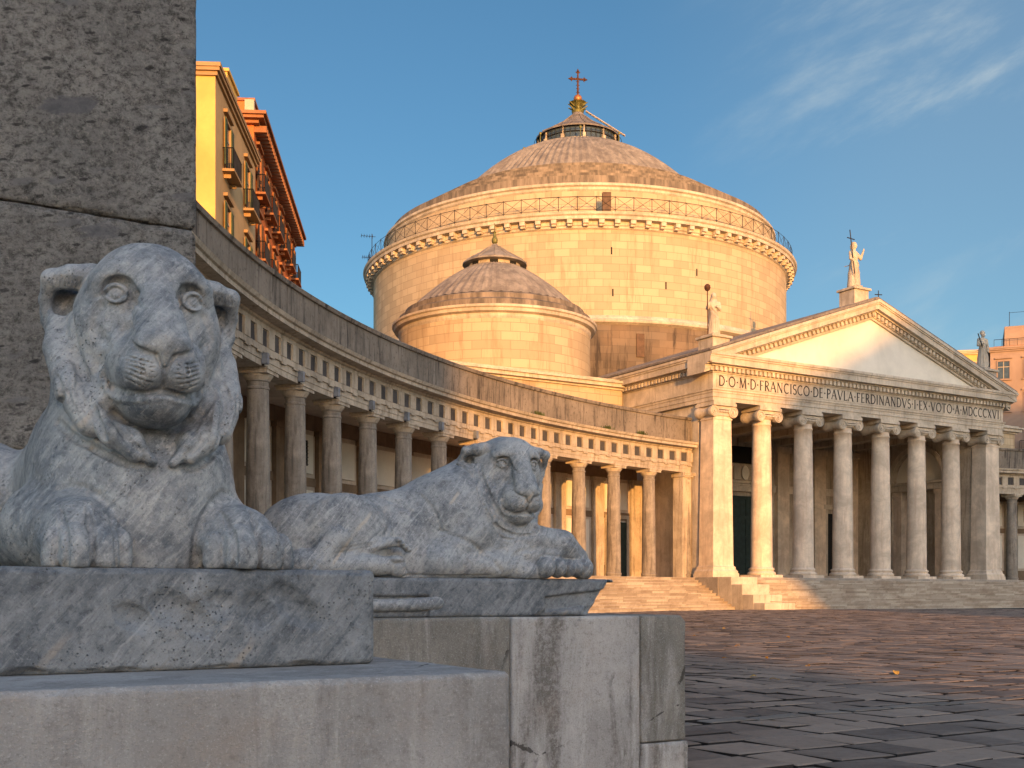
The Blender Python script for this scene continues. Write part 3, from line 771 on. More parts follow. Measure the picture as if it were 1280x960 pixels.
M_COLN = stone_plain('grey_column_stone', (0.285, 0.25, 0.205, 1), (0.075, 0.065, 0.055, 1), 0.75, 1.3, bump=0.5)
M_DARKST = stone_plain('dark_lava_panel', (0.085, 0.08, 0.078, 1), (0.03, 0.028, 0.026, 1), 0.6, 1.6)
M_STEP = stone_plain('step_stone', (0.36, 0.315, 0.26, 1), (0.14, 0.11, 0.085, 1), 0.6, 0.6, streak=False)
M_WALLP = stone_plain('colonnade_plaster', (0.56, 0.48, 0.39, 1), (0.35, 0.27, 0.20, 1), 0.30, 0.5, bump=0.08)
M_BAND = stone_plain('brown_band', (0.24, 0.17, 0.11, 1), (0.10, 0.07, 0.05, 1), 0.4, 0.7)
def flat(name, col, rough=0.6, metal=0.0, n=0.25, scale=3):
    m = MAT(name, rough=rough, metal=metal)
    v = m.coord('Object'); f = m.noise(v, scale, 5, 0.6)
    m.color(m.mix(m.rng(f, 0.3, 0.7), tuple(x*(1-n) for x in col[:3])+(1,), tuple(min(1, x*(1+n)) for x in col[:3])+(1,)))
    m.bump(f, 0.1, 0.01)
    return m.m
M_IRON = flat('dark_iron', (0.035, 0.033, 0.032, 1), 0.55, 0.6)
M_RUST = flat('rusty_iron', (0.10, 0.045, 0.025, 1), 0.7, 0.4)
M_COPPER = flat('copper_ball', (0.42, 0.16, 0.06, 1), 0.45, 0.6)
M_VERD = flat('green_bronze', (0.16, 0.15, 0.05, 1), 0.55, 0.4)
M_DOORG = flat('dark_green_door', (0.016, 0.030, 0.026, 1), 0.55)
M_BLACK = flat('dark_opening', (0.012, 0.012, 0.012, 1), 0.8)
M_GLASS = flat('window_glass', (0.05, 0.07, 0.085, 1), 0.08)
M_GREENSH = flat('green_shutter', (0.055, 0.085, 0.035, 1), 0.6)
M_BROWNSH = flat('brown_shutter', (0.10, 0.055, 0.03, 1), 0.6)
M_LAMPG = flat('grey_lamp_housing', (0.20, 0.22, 0.25, 1), 0.45, 0.3)
def plaster(name, col, dark, stain=0.5):
    m = MAT(name, rough=0.9, spec=0.15); v = m.coord('Object')
    n = m.noise(v, 0.25, 7, 0.65, 0.5); f = m.noise(v, 3.5, 7, 0.7)
    c = m.mix(m.rng(n, 0.3, 0.7), tuple(x*0.78 for x in col[:3])+(1,), tuple(min(1, x*1.12) for x in col[:3])+(1,))
    sv = m.coord2((0, 0, 0), (1.2, 1.2, 0.10)); sn = m.noise(sv, 0.9, 8, 0.7, 0.2)
    c = m.mix(m.rng(sn, 0.54, 0.78, 0, stain), c, dark)
    c = m.mix(m.rng(f, 0.60, 0.75, 0, stain*0.5), c, dark)
    m.color(c); m.bump(f, 0.15, 0.02)
    return m.m
M_YEL = plaster('yellow_plaster', (0.66, 0.44, 0.13, 1), (0.36, 0.24, 0.12, 1))
M_OCH = plaster('ochre_plaster', (0.50, 0.34, 0.17, 1), (0.26, 0.17, 0.10, 1), 0.4)
M_ORA = plaster('orange_plaster', (0.58, 0.17, 0.055, 1), (0.28, 0.09, 0.05, 1))
M_PNK = plaster('pink_plaster', (0.36, 0.26, 0.20, 1), (0.28, 0.19, 0.15, 1))
M_TRIM = plaster('cream_trim', (0.52, 0.44, 0.32, 1), (0.28, 0.22, 0.15, 1))
M_TERRA = flat('terracotta_tiles', (0.28, 0.12, 0.06, 1), 0.8)

# pavers: dark lava stones, each one its own tone
def paver_mat():
    m = MAT('lava_pavers', rough=0.8, spec=0.2)
    g = m.N.new('ShaderNodeNewGeometry'); v = m.coord('Object')
    n = m.noise(v, 1.1, 7, 0.65); f = m.noise(v, 9, 8, 0.72)
    c = m.mix(g.outputs['Random Per Island'], (0.095, 0.074, 0.060, 1), (0.33, 0.245, 0.180, 1))
    c = m.mix(m.rng(n, 0.40, 0.72, 0, 0.55), c, (0.27, 0.215, 0.17, 1))
    c = m.mix(m.rng(f, 0.55, 0.75, 0, 0.45), c, (0.035, 0.033, 0.035, 1))
    m.color(c)
    m.L.new(m.rng(f, 0.3, 0.7, 0.60, 0.9), m.b.inputs['Roughness'])
    m.bump(f, 0.6, 0.012)
    m.bump(m.noise(v, 2.6, 3, 0.5), 0.35, 0.03)
    return m.m
M_PAVE = paver_mat()
M_PALE = stone_plain('pale_paving_stripe', (0.22, 0.185, 0.15, 1), (0.15, 0.12, 0.10, 1), 0.6, 1.2, streak=False)
M_SKIRTJ = flat('paver_flank', (0.030, 0.025, 0.022, 1), 0.95, scale=8)
M_JOINT = flat('joint_earth', (0.020, 0.017, 0.015, 1), 0.95, scale=8)

def rough_pier_mat():
    m = MAT('rough_piperno_stone', rough=0.92, spec=0.15)
    v = m.coord('Object'); lay = m.coord2((0, math.radians(16), 0), (0.8, 0.8, 2.4))
    n = m.noise(v, 1.3, 6, 0.6, 0.4); f = m.noise(m.coord2((0, math.radians(16), 0), (1, 1, 1.5)), 15, 10, 0.84, 0.3); g = m.noise(v, 36, 8, 0.82)
    c = m.mix(m.rng(n, 0.36, 0.66), (0.295, 0.280, 0.255, 1), (0.43, 0.405, 0.365, 1))
    c = m.mix(m.rng(f, 0.38, 0.56), (0.13, 0.122, 0.11, 1), c)
    c = m.mix(m.rng(f, 0.56, 0.72, 0, 0.6), c, (0.54, 0.48, 0.40, 1))
    c = m.mix(m.rng(g, 0.52, 0.66, 0, 0.6), c, (0.60, 0.54, 0.46, 1))
    c = m.mix(m.rng(g, 0.47, 0.36, 0, 0.85), c, (0.050, 0.046, 0.042, 1))
    def incl(scale, r, gatescale, col, c, amt):
        vo = m.N.new('ShaderNodeTexVoronoi'); m.L.new(lay, vo.inputs['Vector']); vo.inputs['Scale'].default_value = scale
        wob = m.noise(lay, scale*2.2, 8, 0.75)
        i_ = m.rng(m.math('ADD', vo.outputs['Distance'], m.math('MULTIPLY', wob, 0.75)), r+0.375+0.07, r+0.375-0.05)
        cellg = m.rng(m.sep(vo.outputs['Color'])[0], 0.50, 0.56)
        i_ = m.math('MULTIPLY', i_, cellg)
        return m.mix(m.math('MULTIPLY', i_, amt), c, col), i_
    c, i1 = incl(1.9, 0.22, 1, (0.19, 0.19, 0.20, 1), c, 0.75)
    c, i2 = incl(4.2, 0.20, 1, (0.27, 0.265, 0.26, 1), c, 0.7)
    c, i3 = incl(9.0, 0.18, 1, (0.035, 0.033, 0.032, 1), c, 0.75)
    m.color(c)
    flatm = m.math('SUBTRACT', 1.0, m.math('MULTIPLY', m.math('MAXIMUM', i1, i2), 0.85))
    m.bump(f, 1.0, 0.045)
    m.bump(g, 0.8, 0.012)
    return m.m
M_PIER = rough_pier_mat()
def pedestal_mat(name, base, dark, brown, drip=0.55, seed=0.0):
    m = MAT(name, rough=0.88, spec=0.2)
    v = m.coord('Object', loc=(seed, 0, 0)); dv = m.coord2((0, 0, 0), (1.9, 1.9, 0.28))
    n = m.noise(v, 1.3, 6, 0.6); f = m.noise(v, 26, 8, 0.75)
    c = m.mix(m.rng(n, 0.34, 0.66), tuple(x*0.72 for x in base[:3])+(1,), base)
    d = m.noise(dv, 1.7+seed*0.1, 7, 0.62, 0.4)
    c = m.mix(m.math('MULTIPLY', m.rng(d, 0.46, 0.62, 0, drip), m.rng(f, 0.35, 0.60, 0.35, 1.3)), c, dark)
    d2 = m.noise(dv, 3.3, 7, 0.66, 0.5)
    c = m.mix(m.math('MULTIPLY', m.rng(d2, 0.50, 0.66, 0, drip*0.9), m.rng(f, 0.40, 0.65, 0.3, 1.3)), c, (0.56, 0.54, 0.50, 1))
    c = m.mix(m.rng(m.noise(v, 2.1, 5, 0.6), 0.52, 0.74, 0, 0.45), c, brown)
    c = m.mix(m.rng(f, 0.53, 0.66, 0, 0.5), c, dark)
    gr = m.noise(v, 90, 6, 0.8)
    c = m.mix(m.rng(gr, 0.47, 0.35, 0, 0.6), c, dark)
    c = m.mix(m.rng(gr, 0.54, 0.66, 0, 0.5), c, (0.56, 0.545, 0.52, 1))
    # bush-hammered dimples
    vo = m.N.new('ShaderNodeTexVoronoi'); m.L.new(m.coord2((0, 0, 0), (1.0, 1.0, 1.5)), vo.inputs['Vector']); vo.inputs['Scale'].default_value = 95
    c = m.mix(m.rng(vo.outputs['Distance'], 0.30, 0.05, 0, 0.28), c, (0.50, 0.48, 0.45, 1))
    # one thin branching crack
    w = m.N.new('ShaderNodeTexVoronoi'); m.L.new(m.coord2((0.1, 0.5, 0.2), (0.7, 0.7, 1.0)), w.inputs['Vector']); w.feature = 'DISTANCE_TO_EDGE'; w.inputs['Scale'].default_value = 0.9
    wn = m.noise(v, 7, 5, 0.7)
    ck = m.math('MULTIPLY', m.rng(m.math('ADD', w.outputs['Distance'], m.math('MULTIPLY', m.math('SUBTRACT', wn, 0.5), 0.10)), 0.006, 0.0015), m.rng(m.noise(v, 1.1, 2), 0.50, 0.56))
    c = m.mix(m.math('MULTIPLY', ck, 0.8), c, (0.04, 0.035, 0.03, 1))
    m.color(c)
    m.bump(m.math('SUBTRACT', m.rng(vo.outputs['Distance'], 0.5, 0.0), ck), 0.35, 0.004)
    m.bump(f, 0.6, 0.007)
    m.bump(gr, 0.5, 0.003)
    return m.m
M_PED = pedestal_mat('grey_pedestal_stone', (0.42, 0.40, 0.375, 1), (0.19, 0.175, 0.16, 1), (0.32, 0.255, 0.20, 1))
M_PEDB = pedestal_mat('stained_pedestal_stone', (0.46, 0.435, 0.40, 1), (0.16, 0.145, 0.125, 1), (0.28, 0.22, 0.17, 1), 0.85, 3.7)
M_PEDC = pedestal_mat('greenish_pedestal_stone', (0.27, 0.25, 0.21, 1), (0.12, 0.11, 0.095, 1), (0.22, 0.18, 0.14, 1), 0.5, 7.1)

def step_mat():
    m = MAT('step_blocks', rough=0.85, spec=0.2); g = m.N.new('ShaderNodeNewGeometry'); v = m.coord('Object'); f = m.noise(v, 6, 7, 0.7)
    c = m.mix(g.outputs['Random Per Island'], (0.30, 0.25, 0.195, 1), (0.50, 0.44, 0.36, 1))
    c = m.mix(m.rng(m.noise(v, 0.7, 6, 0.65), 0.42, 0.66, 0, 0.6), c, (0.22, 0.165, 0.12, 1)); c = m.mix(m.rng(f, 0.52, 0.72, 0, 0.5), c, (0.14, 0.11, 0.085, 1))
    m.color(c); m.bump(f, 0.5, 0.02); return m.m
M_STEPB = step_mat()
M_ORT = plaster('brown_orange_trim', (0.34, 0.155, 0.075, 1), (0.16, 0.08, 0.05, 1))
M_OCT = plaster('ochre_trim', (0.40, 0.26, 0.13, 1), (0.20, 0.13, 0.08, 1))
# ------------------------------------------------------------------ ground and paving
def ground_z(x, y):
    t = min(1.0, max(0.0, (y-11.0)/(70.0-11.0))); return 0.42*t
def build_ground():
    ys = [-900, -100, 11, 30, 50, 70, 100, 1500]; xs = [-900, -40, 0, 60, 900]
    b = MB(); vs = [(x, y, ground_z(x, y)-0.045) for y in ys for x in xs]; fs = []
    for j in range(len(ys)-1):
        for i in range(len(xs)-1):
            a = j*len(xs)+i; fs.append((a, a+1, a+1+len(xs), a+len(xs)))
    b.add(vs, fs); b.build('ground', M_JOINT, None, kind='structure')
    rnd = random.Random(5)
    p = MB()
    def stone(u, v, w, h, pale):
        cu, cv = u+w/2, v+h/2
        x = UX*cu-UY*cv; y = UY*cu+UX*cv
        if not (4.0 < y < 73 and abs(x) < 0.52*y+2.5 and (x-13.03)*NX+(y-75)*NY < -4.4): return
        bend = 0.30*math.sin(cu*0.11+v*0.05)
        z = ground_z(x, y)
        dz = rnd.uniform(-0.007, 0.006); tx = rnd.gauss(0, 0.010); ty = rnd.gauss(0, 0.013)
        g = 0.018+rnd.random()**2*0.026
        q = [(u+g, v+g), (u+w-g, v+g), (u+w-g, v+h-g), (u+g, v+h-g)]
        q = [(a+rnd.uniform(-0.025, 0.025), c+rnd.uniform(-0.025, 0.025)+bend) for a, c in q]
        m = (sum(a for a, c in q)/4, sum(c for a, c in q)/4)
        def pt(a, c, k, dn):
            a = m[0]+(a-m[0])*k; c = m[1]+(c-m[1])*k
            return (UX*a-UY*c, UY*a+UX*c, z+dz+(a-m[0])*tx+(c-m[1])*ty+dn)
        top = [pt(a, c, 0.90, 0.0) for a, c in q]; sh = [pt(a, c, 1.0, -0.010) for a, c in q]; bot = [pt(a, c, 1.0, -0.05) for a, c in q]
        p.cur = 1 if pale else 0
        p.add(top+sh, [(0, 1, 2, 3)]+[(4+i, 4+(i+1) % 4, (i+1) % 4, i) for i in range(4)])
        p.cur = 2
        p.add(sh+bot, [(4+i, 4+(i+1) % 4, (i+1) % 4, i) for i in range(4)])
    # bands of courses laid across, then fields of courses running away from us
    v = -2.0
    bands = [('x', 9.3), ('s', 9.6), ('x', 12.6), ('y', 21.5), ('x', 22.6), ('s', 23.0), ('y', 31.0), ('s', 31.4), ('x', 33.0), ('y', 48.0), ('x', 49.5), ('y', 66.0)]
    for kind, v1 in bands:
        if kind == 'y':
            u = -34.0
            while u < 78:
                w = rnd.uniform(0.40, 0.56); vv = v
                while vv < v1-0.05:
                    h = min(rnd.uniform(0.55, 1.25), v1-vv)
                    if v1-vv-h < 0.3: h = v1-vv
                    stone(u, vv, w, h, False); vv += h
                u += w
            v = v1
        else:
            while v < v1-0.05:
                h = v1-v if kind == 's' or v1-v < 1.0 else rnd.uniform(0.50, 0.80)
                u = -34+rnd.uniform(0, 0.6)
                while u < 78:
                    w = rnd.uniform(0.45, 0.85); stone(u, v, w, h, kind == 's'); u += w
                v += h
    p.build('square_paving', [M_PAVE, M_PALE, M_SKIRTJ], None, kind='structure')
build_ground()

# ------------------------------------------------------------------ pedestals, plinths and the rough pier
def sdf_box(name, x, y, z, mat, parent, res=0.012, r=0.015, chip=0.008, seed=0, extra=None, yres=None, **k):
    S = SDF(); c = ((x[0]+x[1])/2, (y[0]+y[1])/2, (z[0]+z[1])/2)
    S.box(c, ((x[1]-x[0])/2, (y[1]-y[0])/2, (z[1]-z[0])/2), r, k=0.001)
    if extra: extra(S)
    pad = 0.06
    xs = np.arange(x[0]-pad, x[1]+pad+res, res); zs = np.arange(z[0]-pad, z[1]+pad+res, res)
    if (y[1]-y[0]) > 0.5:
        ys = np.concatenate([np.arange(y[0]-pad-0.12, y[0]+0.10, res), np.linspace(y[0]+0.10+res, y[1]-0.05, 40), np.arange(y[1]-0.04, y[1]+pad, 0.02)])
    else: ys = np.arange(y[0]-pad-0.12, y[1]+pad+res, res)
    X, Q = S.mesh(xs, ys, zs)
    n = vnormals(X, Q)
    # wear: edges crumble more than faces
    ed = 1-np.abs(n).max(1); big = fbm(X, 7, 3, seed+1); fine = fbm(X, 30, 3, seed+2)
    X = X+n*((fine*0.0012+big*0.0010)-np.clip(ed*3, 0, 1)*np.clip(fbm(X, 14, 3, seed+5)+0.15, 0, 2)*chip)[:, None]
    return sdf_object(name, X, Q, mat, parent, **k)
PED1_TOP = Z1-0.339
def near_things():
    # plinth under the first lion
    def gouge(S):
        for (x, z, a, c) in [(-0.10, -0.13, 0.075, 0.06), (-0.02, -0.17, 0.085, 0.055), (0.06, -0.12, 0.06, 0.05), (0.20, -0.14, 0.07, 0.07), (0.30, -0.10, 0.08, 0.045), (0.36, -0.15, 0.09, 0.05), (-0.22, -0.16, 0.07, 0.04)]:
            S.ell((x, -0.010, z), (a, 0.034, c), rot=(0, 25, 0), k=0.016, op='-')
        for (x, z) in [(-0.55, -0.335), (-0.28, -0.342), (0.12, -0.345), (0.38, -0.34), (0.62, -0.345), (0.63, 0.01)]:
            S.ell((x, -0.01, z), (0.07, 0.03, 0.016), k=0.01, op='-')
    sdf_box('plinth', (-0.632, 0.635), (0, 2.75), (-0.339, 0), M_PLINTH, LION1, res=0.0075, r=0.018, chip=0.010, seed=3, extra=gouge)
    # first pedestal
    p = empty('stone_pedestal', (O1X, O1Y, 0), YAW, label='low grey stone pedestal under the nearest lion, its top edge worn', cat='pedestal', group='pedestals of the lions')
    sdf_box('pedestal_block', (-2.2, 0.85), (-0.60, 3.0), (0.14, PED1_TOP), M_PED, p, res=0.014, r=0.016, chip=0.012, seed=11)
    sdf_box('pedestal_foot', (-2.3, 0.93), (-0.68, 3.05), (-0.2, 0.14), M_PED, p, res=0.03, r=0.02, chip=0.01, seed=12)
    # rough pier behind it
    q = empty('stone_pier', (O1X, O1Y, 0), YAW, label='massive rough dark stone pier standing behind the nearest lion', cat='pier')
    sdf_box('rough_block', (-4.6, 0.835), (3.0, 6.6), (2.19, 3.555), M_PIER, q, res=0.022, r=0.03, chip=0.045, seed=21)
    sdf_box('rough_block', (-4.6, 0.842), (3.012, 6.6), (3.562, 8.6), M_PIER, q, res=0.032, r=0.02, chip=0.02, seed=23)
    sdf_box('cap_stone', (-4.8, 1.02), (2.8, 6.8), (8.6, 9.1), M_PIER, q, res=0.06, r=0.03, chip=0.02, seed=24)
    sdf_box('pale_band', (-4.65, 0.85), (2.97, 6.65), (2.125, 2.187), M_PEDB, q, res=0.02, r=0.01, chip=0.01, seed=25)
    sdf_box('base_block', (-4.6, 0.83), (3.06, 6.6), (-0.1, 2.12), M_PIER, q, res=0.05, r=0.02, chip=0.02, seed=22)
    # plinth and tail of the second lion
    def cut(S):
        S.box((-2.6, -0.02, -0.205), (1.0, 0.05, 0.075), 0.01, op='-', k=0.01)
        S.box((-0.02, 0.5, -0.26), (0.16, 1.0, 0.20), 0.01, rot=(0, 32, 0), op='-', k=0.02)
        S.box((-0.33, -0.05, -0.16), (0.30, 0.085, 0.055), 0.01, rot=(0, -6, 0), op='-', k=0.01)
        S.ell((-0.62, -0.03, -0.27), (0.10, 0.06, 0.035), k=0.02, op='-')
        S.ell((-0.20, -0.02, -0.24), (0.10, 0.07, 0.05), k=0.02, op='-')
        S.ell((-1.40, -0.02, -0.275), (0.16, 0.03, 0.02), k=0.02, op='-')
    sdf_box('plinth', (-3.0, 0.0), (0, 0.98), (-0.28, 0), M_PLINTH, LION2, res=0.011, r=0.02, chip=0.012, seed=31, extra=cut)
    S = SDF(); S.chain([(-3.0, 0.04, -0.200), (-2.2, 0.035, -0.198), (-1.75, 0.03, -0.190), (-1.60, 0.03, -0.182)], [0.046, 0.046, 0.047, 0.050], k=0.02)
    S.ell((-1.545, 0.03, -0.180), (0.070, 0.052, 0.058), k=0.02)
    X, Q = S.mesh(np.arange(-3.05, -1.40, 0.012), np.arange(-0.05, 0.12, 0.012), np.arange(-0.27, -0.10, 0.012))
    sdf_object('tail', X+vnormals(X, Q)*(fbm(X, 18, 2, 5)*0.003)[:, None], Q, M_MARBLE, LION2)
    # second pedestal, made of big upright slabs
    top = Z2-0.28
    p2 = empty('stone_pedestal', (O2X, O2Y, 0), YAW, label='taller stained stone pedestal of upright slabs under the farther lion, beside the paved square', cat='pedestal', group='pedestals of the lions')
    sdf_box('stone_slab', (-3.2, -0.986), (-0.08, 0.5), (-0.1, top), M_PEDC, p2, res=0.016, r=0.014, chip=0.008, seed=41)
    sdf_box('stone_slab', (-0.978, 0.186), (-0.085, 0.5), (-0.1, top-0.003), M_PEDB, p2, res=0.014, r=0.012, chip=0.008, seed=42)
    def corner(S): S.box((0.70, 0.1, top+0.02), (0.09, 0.6, 0.09), 0.01, rot=(0, 50, 0), op='-', k=0.01)
    sdf_box('stone_slab', (0.194, 0.648), (-0.080, 0.5), (0.232, top-0.002), M_PEDC, p2, res=0.014, r=0.014, chip=0.012, seed=43, extra=corner)
    sdf_box('stone_slab', (0.194, 0.665), (-0.090, 0.5), (-0.1, 0.226), M_PEDB, p2, res=0.016, r=0.014, chip=0.008, seed=44)
    sdf_box('core_block', (-3.15, 0.645), (0.51, 1.15), (-0.1, top-0.004), M_PEDC, p2, res=0.04, r=0.014, chip=0.008, seed=45)
near_things()
def leaves():
    rnd = random.Random(9)
    first = None
    for i, (px, py) in enumerate([(733, 763), (868, 795), (905, 786), (921, 808), (958, 823), (968, 850), (1052, 770), (940, 847), (1010, 833), (1120, 842), (715, 823), (985, 797)]):
        if px < 860 and py > 775: px += 190
        # walk the ground for the row of this pixel
        Y = 1450*1.4/max(8, (py-742))
        for _ in range(8): Y = 1450*(CZ-ground_z(0, Y))/(py-742)
        X = (px-640)/1450*Y
        if first is None:
            b = MB()
            vs = []; 
            for k in range(9):
                t = k/8; w = 0.035*math.sin(math.pi*min(1, t*1.05))**0.7+0.002
                vs += [(-w, (t-0.5)*0.13, 0.012*math.sin(t*5)+0.010), (0, (t-0.5)*0.13, 0.004+0.012*math.sin(t*5)), (w, (t-0.5)*0.13, 0.014*math.sin(t*5)+0.012)]
            fs = []
            for k in range(8): fs += [(3*k, 3*k+1, 3*k+4, 3*k+3), (3*k+1, 3*k+2, 3*k+5, 3*k+4)]
            b.add(vs, fs); o = b.build('fallen_leaf', flat('dry_leaf', (0.42, 0.25, 0.05, 1), 0.7, scale=30)); first = o
            so = o.modifiers.new('solid', 'SOLIDIFY'); so.thickness = 0.002
        else: o = first.copy(); COL.objects.link(o)
        s = rnd.uniform(0.8, 1.5); o.scale = (s, s, s)
        o.location = (X, Y, ground_z(X, Y)+0.012); o.rotation_euler = (rnd.uniform(-0.2, 0.2), rnd.uniform(-0.2, 0.2), rnd.uniform(0, 6.2))
        tag(o, 'small dry yellow leaf lying on the dark paving of the square', 'leaf', 'dry leaves scattered on the paving')
leaves()
# ------------------------------------------------------------------ curved colonnade
CC = (49.33, 31.53); CR = 59.26; CA0 = math.radians(170.317); CDA = 0.0590
Z_FLOOR = 2.46; Z_ARCH = 9.40
def build_colonnade(mirror, i0, i1, label):
    # mirror: reflect across the church axis for the colonnade on the other side
    root = empty('colonnade', (0, 0, 0), 0, label=label, cat='colonnade', group='curved colonnades of the square')
    A = (13.03+14.65*UX, 75+14.65*UY)
    def P(r, a, z):
        x = CC[0]+r*math.cos(a); y = CC[1]+r*math.sin(a)
        if mirror:
            s = (x-A[0])*UX+(y-A[1])*UY; x -= 2*s*UX; y -= 2*s*UY
        return (x, y, z)
    def ang(i): return CA0-CDA*i
    def sweep(name, prof, mat, j0=i0, j1=i1, n=None, closed=False, parent=root, uvs=True):
        n = n or int((j1-j0)*4); b = MB(); vs = []; fs = []; uv = []; m = len(prof)
        for k in range(n+1):
            a = ang(j0+(j1-j0)*k/n)
            vs += [P(CR+r, a, z) for r, z in prof]
        arc = CDA*(j1-j0)/n*CR
        for k in range(n):
            L = 0
            for q in range(m if closed else m-1):
                q2 = (q+1) % m; dl = math.dist(prof[q], prof[q2])
                f = (k*m+q, (k+1)*m+q, (k+1)*m+q2, k*m+q2); u = [(k*arc, L), ((k+1)*arc, L), ((k+1)*arc, L+dl), (k*arc, L+dl)]
                if mirror: f = f[::-1]; u = u[::-1]
                fs.append(f); uv.append(u); L += dl
        if closed:
            fs.append(tuple(range(m))); fs.append(tuple(reversed(range(n*m, n*m+m)))); uv += [[(0, 0)]*m]*2
        b.add(vs, fs, uv)
        return b.build(name, mat, parent)
    def radial_box(b, a, r0, r1, w, z0, z1, da=0.0):
        """box centred on angle a, w wide along the arc"""
        h = w/2/CR
        vs = [P(CR+r, a+s*h, z) for z in (z0, z1) for r in (r0, r1) for s in (-1, 1)]
        fs = [(0, 2, 3, 1), (4, 5, 7, 6), (0, 1, 5, 4), (2, 6, 7, 3), (0, 4, 6, 2), (1, 3, 7, 5)]
        uv = [[(0, 0), (0, r1-r0), (w, r1-r0), (w, 0)], [(0, 0), (w, 0), (w, r1-r0), (0, r1-r0)], [(0, z0), (w, z0), (w, z1), (0, z1)], [(0, z0), (0, z1), (w, z1), (w, z0)], [(r0, z0), (r0, z1), (r1, z1), (r1, z0)], [(r0, z0), (r1, z0), (r1, z1), (r0, z1)]]
        b.add(vs, fs, uv)
    sweep('platform', [(-1.0, 0.2), (-1.0, Z_FLOOR), (5.6, Z_FLOOR), (5.6, 0.2)], M_STEP)
    sb = MB(); rs = random.Random(8)
    for k in range(12):
        zt = Z_FLOOR-0.17*k; r1 = -1.0-0.34*k+(0.0 if k else 0.3); x = (i0 if not mirror else i0)+rs.random()*0.4
        while x < i1-0.05:
            w = min(rs.uniform(0.35, 0.75), i1-x); am = ang(x+w/2); wl = w*CDA*CR-0.02
            radial_box(sb, am, -1.0-0.34*(k+1)+0.06, r1, wl, zt-0.30, zt-0.172+0.115); radial_box(sb, am, -1.0-0.34*(k+1), r1, wl, zt-0.172+0.118, zt-0.17+0.165+rs.uniform(-0.006, 0.004)-0.17+0.17)
            x += w
    sb.build('steps', M_STEPB, root)
    ent = sweep('entablature', [(0.43, 9.98), (0.43, Z_ARCH), (-0.42, Z_ARCH), (-0.42, 9.62), (-0.45, 9.62), (-0.45, 9.86), (-0.52, 9.88), (-0.52, 9.97), (-0.50, 9.97), (-0.50, 10.10), (-0.41, 10.10), (-0.41, 10.72), (-0.50, 10.72), (-0.50, 10.88), (-0.58, 10.92), (-0.60, 10.99), (-1.02, 11.02), (-1.02, 11.17), (-1.10, 11.21), (-1.16, 11.34), (-0.40, 11.45), (-0.40, 11.47)], M_LIME2)
    sweep('attic', [(-0.43, 11.43), (-0.43, 12.84), (-0.52, 12.86), (-0.56, 13.00), (-0.50, 13.05), (0.35, 13.05), (0.35, 11.6), (5.9, 11.0)], M_ATTIC)
    sweep('ceiling', [(0.43, 9.99), (4.7, 9.99)], M_WALLP)
    wall = sweep('back_wall', [(4.6, 2.3), (4.6, 10.0), (5.6, 10.0), (5.6, 11.1), (5.9, 11.1), (5.9, 2.3)], M_WALLP)
    for (z0, z1, mt, pr) in [(2.46, 3.35, M_BAND, 0.05), (6.55, 6.95, M_BAND, 0.07), (9.25, 9.98, M_BAND, 0.09)]:
        sweep('wall_band', [(4.6, z0), (4.6-pr, z0), (4.6-pr, z1), (4.6, z1)], mt, parent=wall)
    # triglyph blocks between the panels, one mesh; panels each a piece of the entablature
    tb = MB(); pan0 = None
    lo, hi = int(math.ceil(i0)), int(math.floor(i1))
    k = lo*3
    while k <= (i1*3):
        a = ang(k/3.0)
        tb = MB(); radial_box(tb, a, -0.53, -0.40, 0.55, 10.10, 10.72)
        if k >= -6: tb.build('triglyph', M_LIME2, ent)
        tb = MB(); radial_box(tb, a, -0.545, -0.50, 0.44, 9.80, 9.87)
        if k >= -6: tb.build('gutta_strip', M_LIME2, ent)
        if k+0.5 < i1*3 and k >= -6:
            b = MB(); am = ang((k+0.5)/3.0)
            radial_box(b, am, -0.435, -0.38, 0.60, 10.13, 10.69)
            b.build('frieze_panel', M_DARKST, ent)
        k += 1
    # columns: the first is modelled, the rest are copies of it
    def column(i):
        x, y, _ = P(CR, ang(i), 0)
        rz = math.atan2(y-CC[1], x-CC[0]) if not mirror else math.atan2(y-A[1], x-A[0])
        nonlocal_c = column.first
        if nonlocal_c is None:
            b = MB(); prof = [(0.47, 0.0), (0.47, 0.10), (0.50, 0.12), (0.50, 0.22), (0.455, 0.26)]
            for q in range(13):
                t = q/12; prof.append((0.455-0.075*t**1.4, 0.26+t*(5.95)))
            prof += [(0.41, 6.23), (0.41, 6.29), (0.38, 6.32), (0.38, 6.48), (0.42, 6.50), (0.42, 6.54)]
            b.lathe(prof, 28); sh = b.build('column', M_COLN, root, smooth=True)
            for p_ in sh.data.polygons: p_.use_smooth = True
            mod = sh.modifiers.new('es', 'EDGE_SPLIT'); mod.split_angle = math.radians(35)
            c = MB(); c.lathe([(0.42, 6.54), (0.47, 6.60), (0.53, 6.68), (0.545, 6.73), (0.50, 6.75)], 28)
            c.box(-0.56, 0.56, -0.56, 0.56, 6.74, 6.86); c.box(-0.60, 0.60, -0.60, 0.60, 6.862, Z_ARCH-Z_FLOOR)
            cap = c.build('capital', M_LIME2, sh)
            column.first = sh; o = sh
        else:
            o = nonlocal_c.copy(); COL.objects.link(o); o.parent = root
            for ch in KIDS(nonlocal_c):
                d = ch.copy(); COL.objects.link(d); d.parent = o
        o.location = (x, y, Z_FLOOR); o.rotation_euler = (0, 0, rz)
        return o
    column.first = None
    for i in range(lo, hi+1): column(i)
    # pilasters, panels and openings on the back wall
    rnd = random.Random(3)
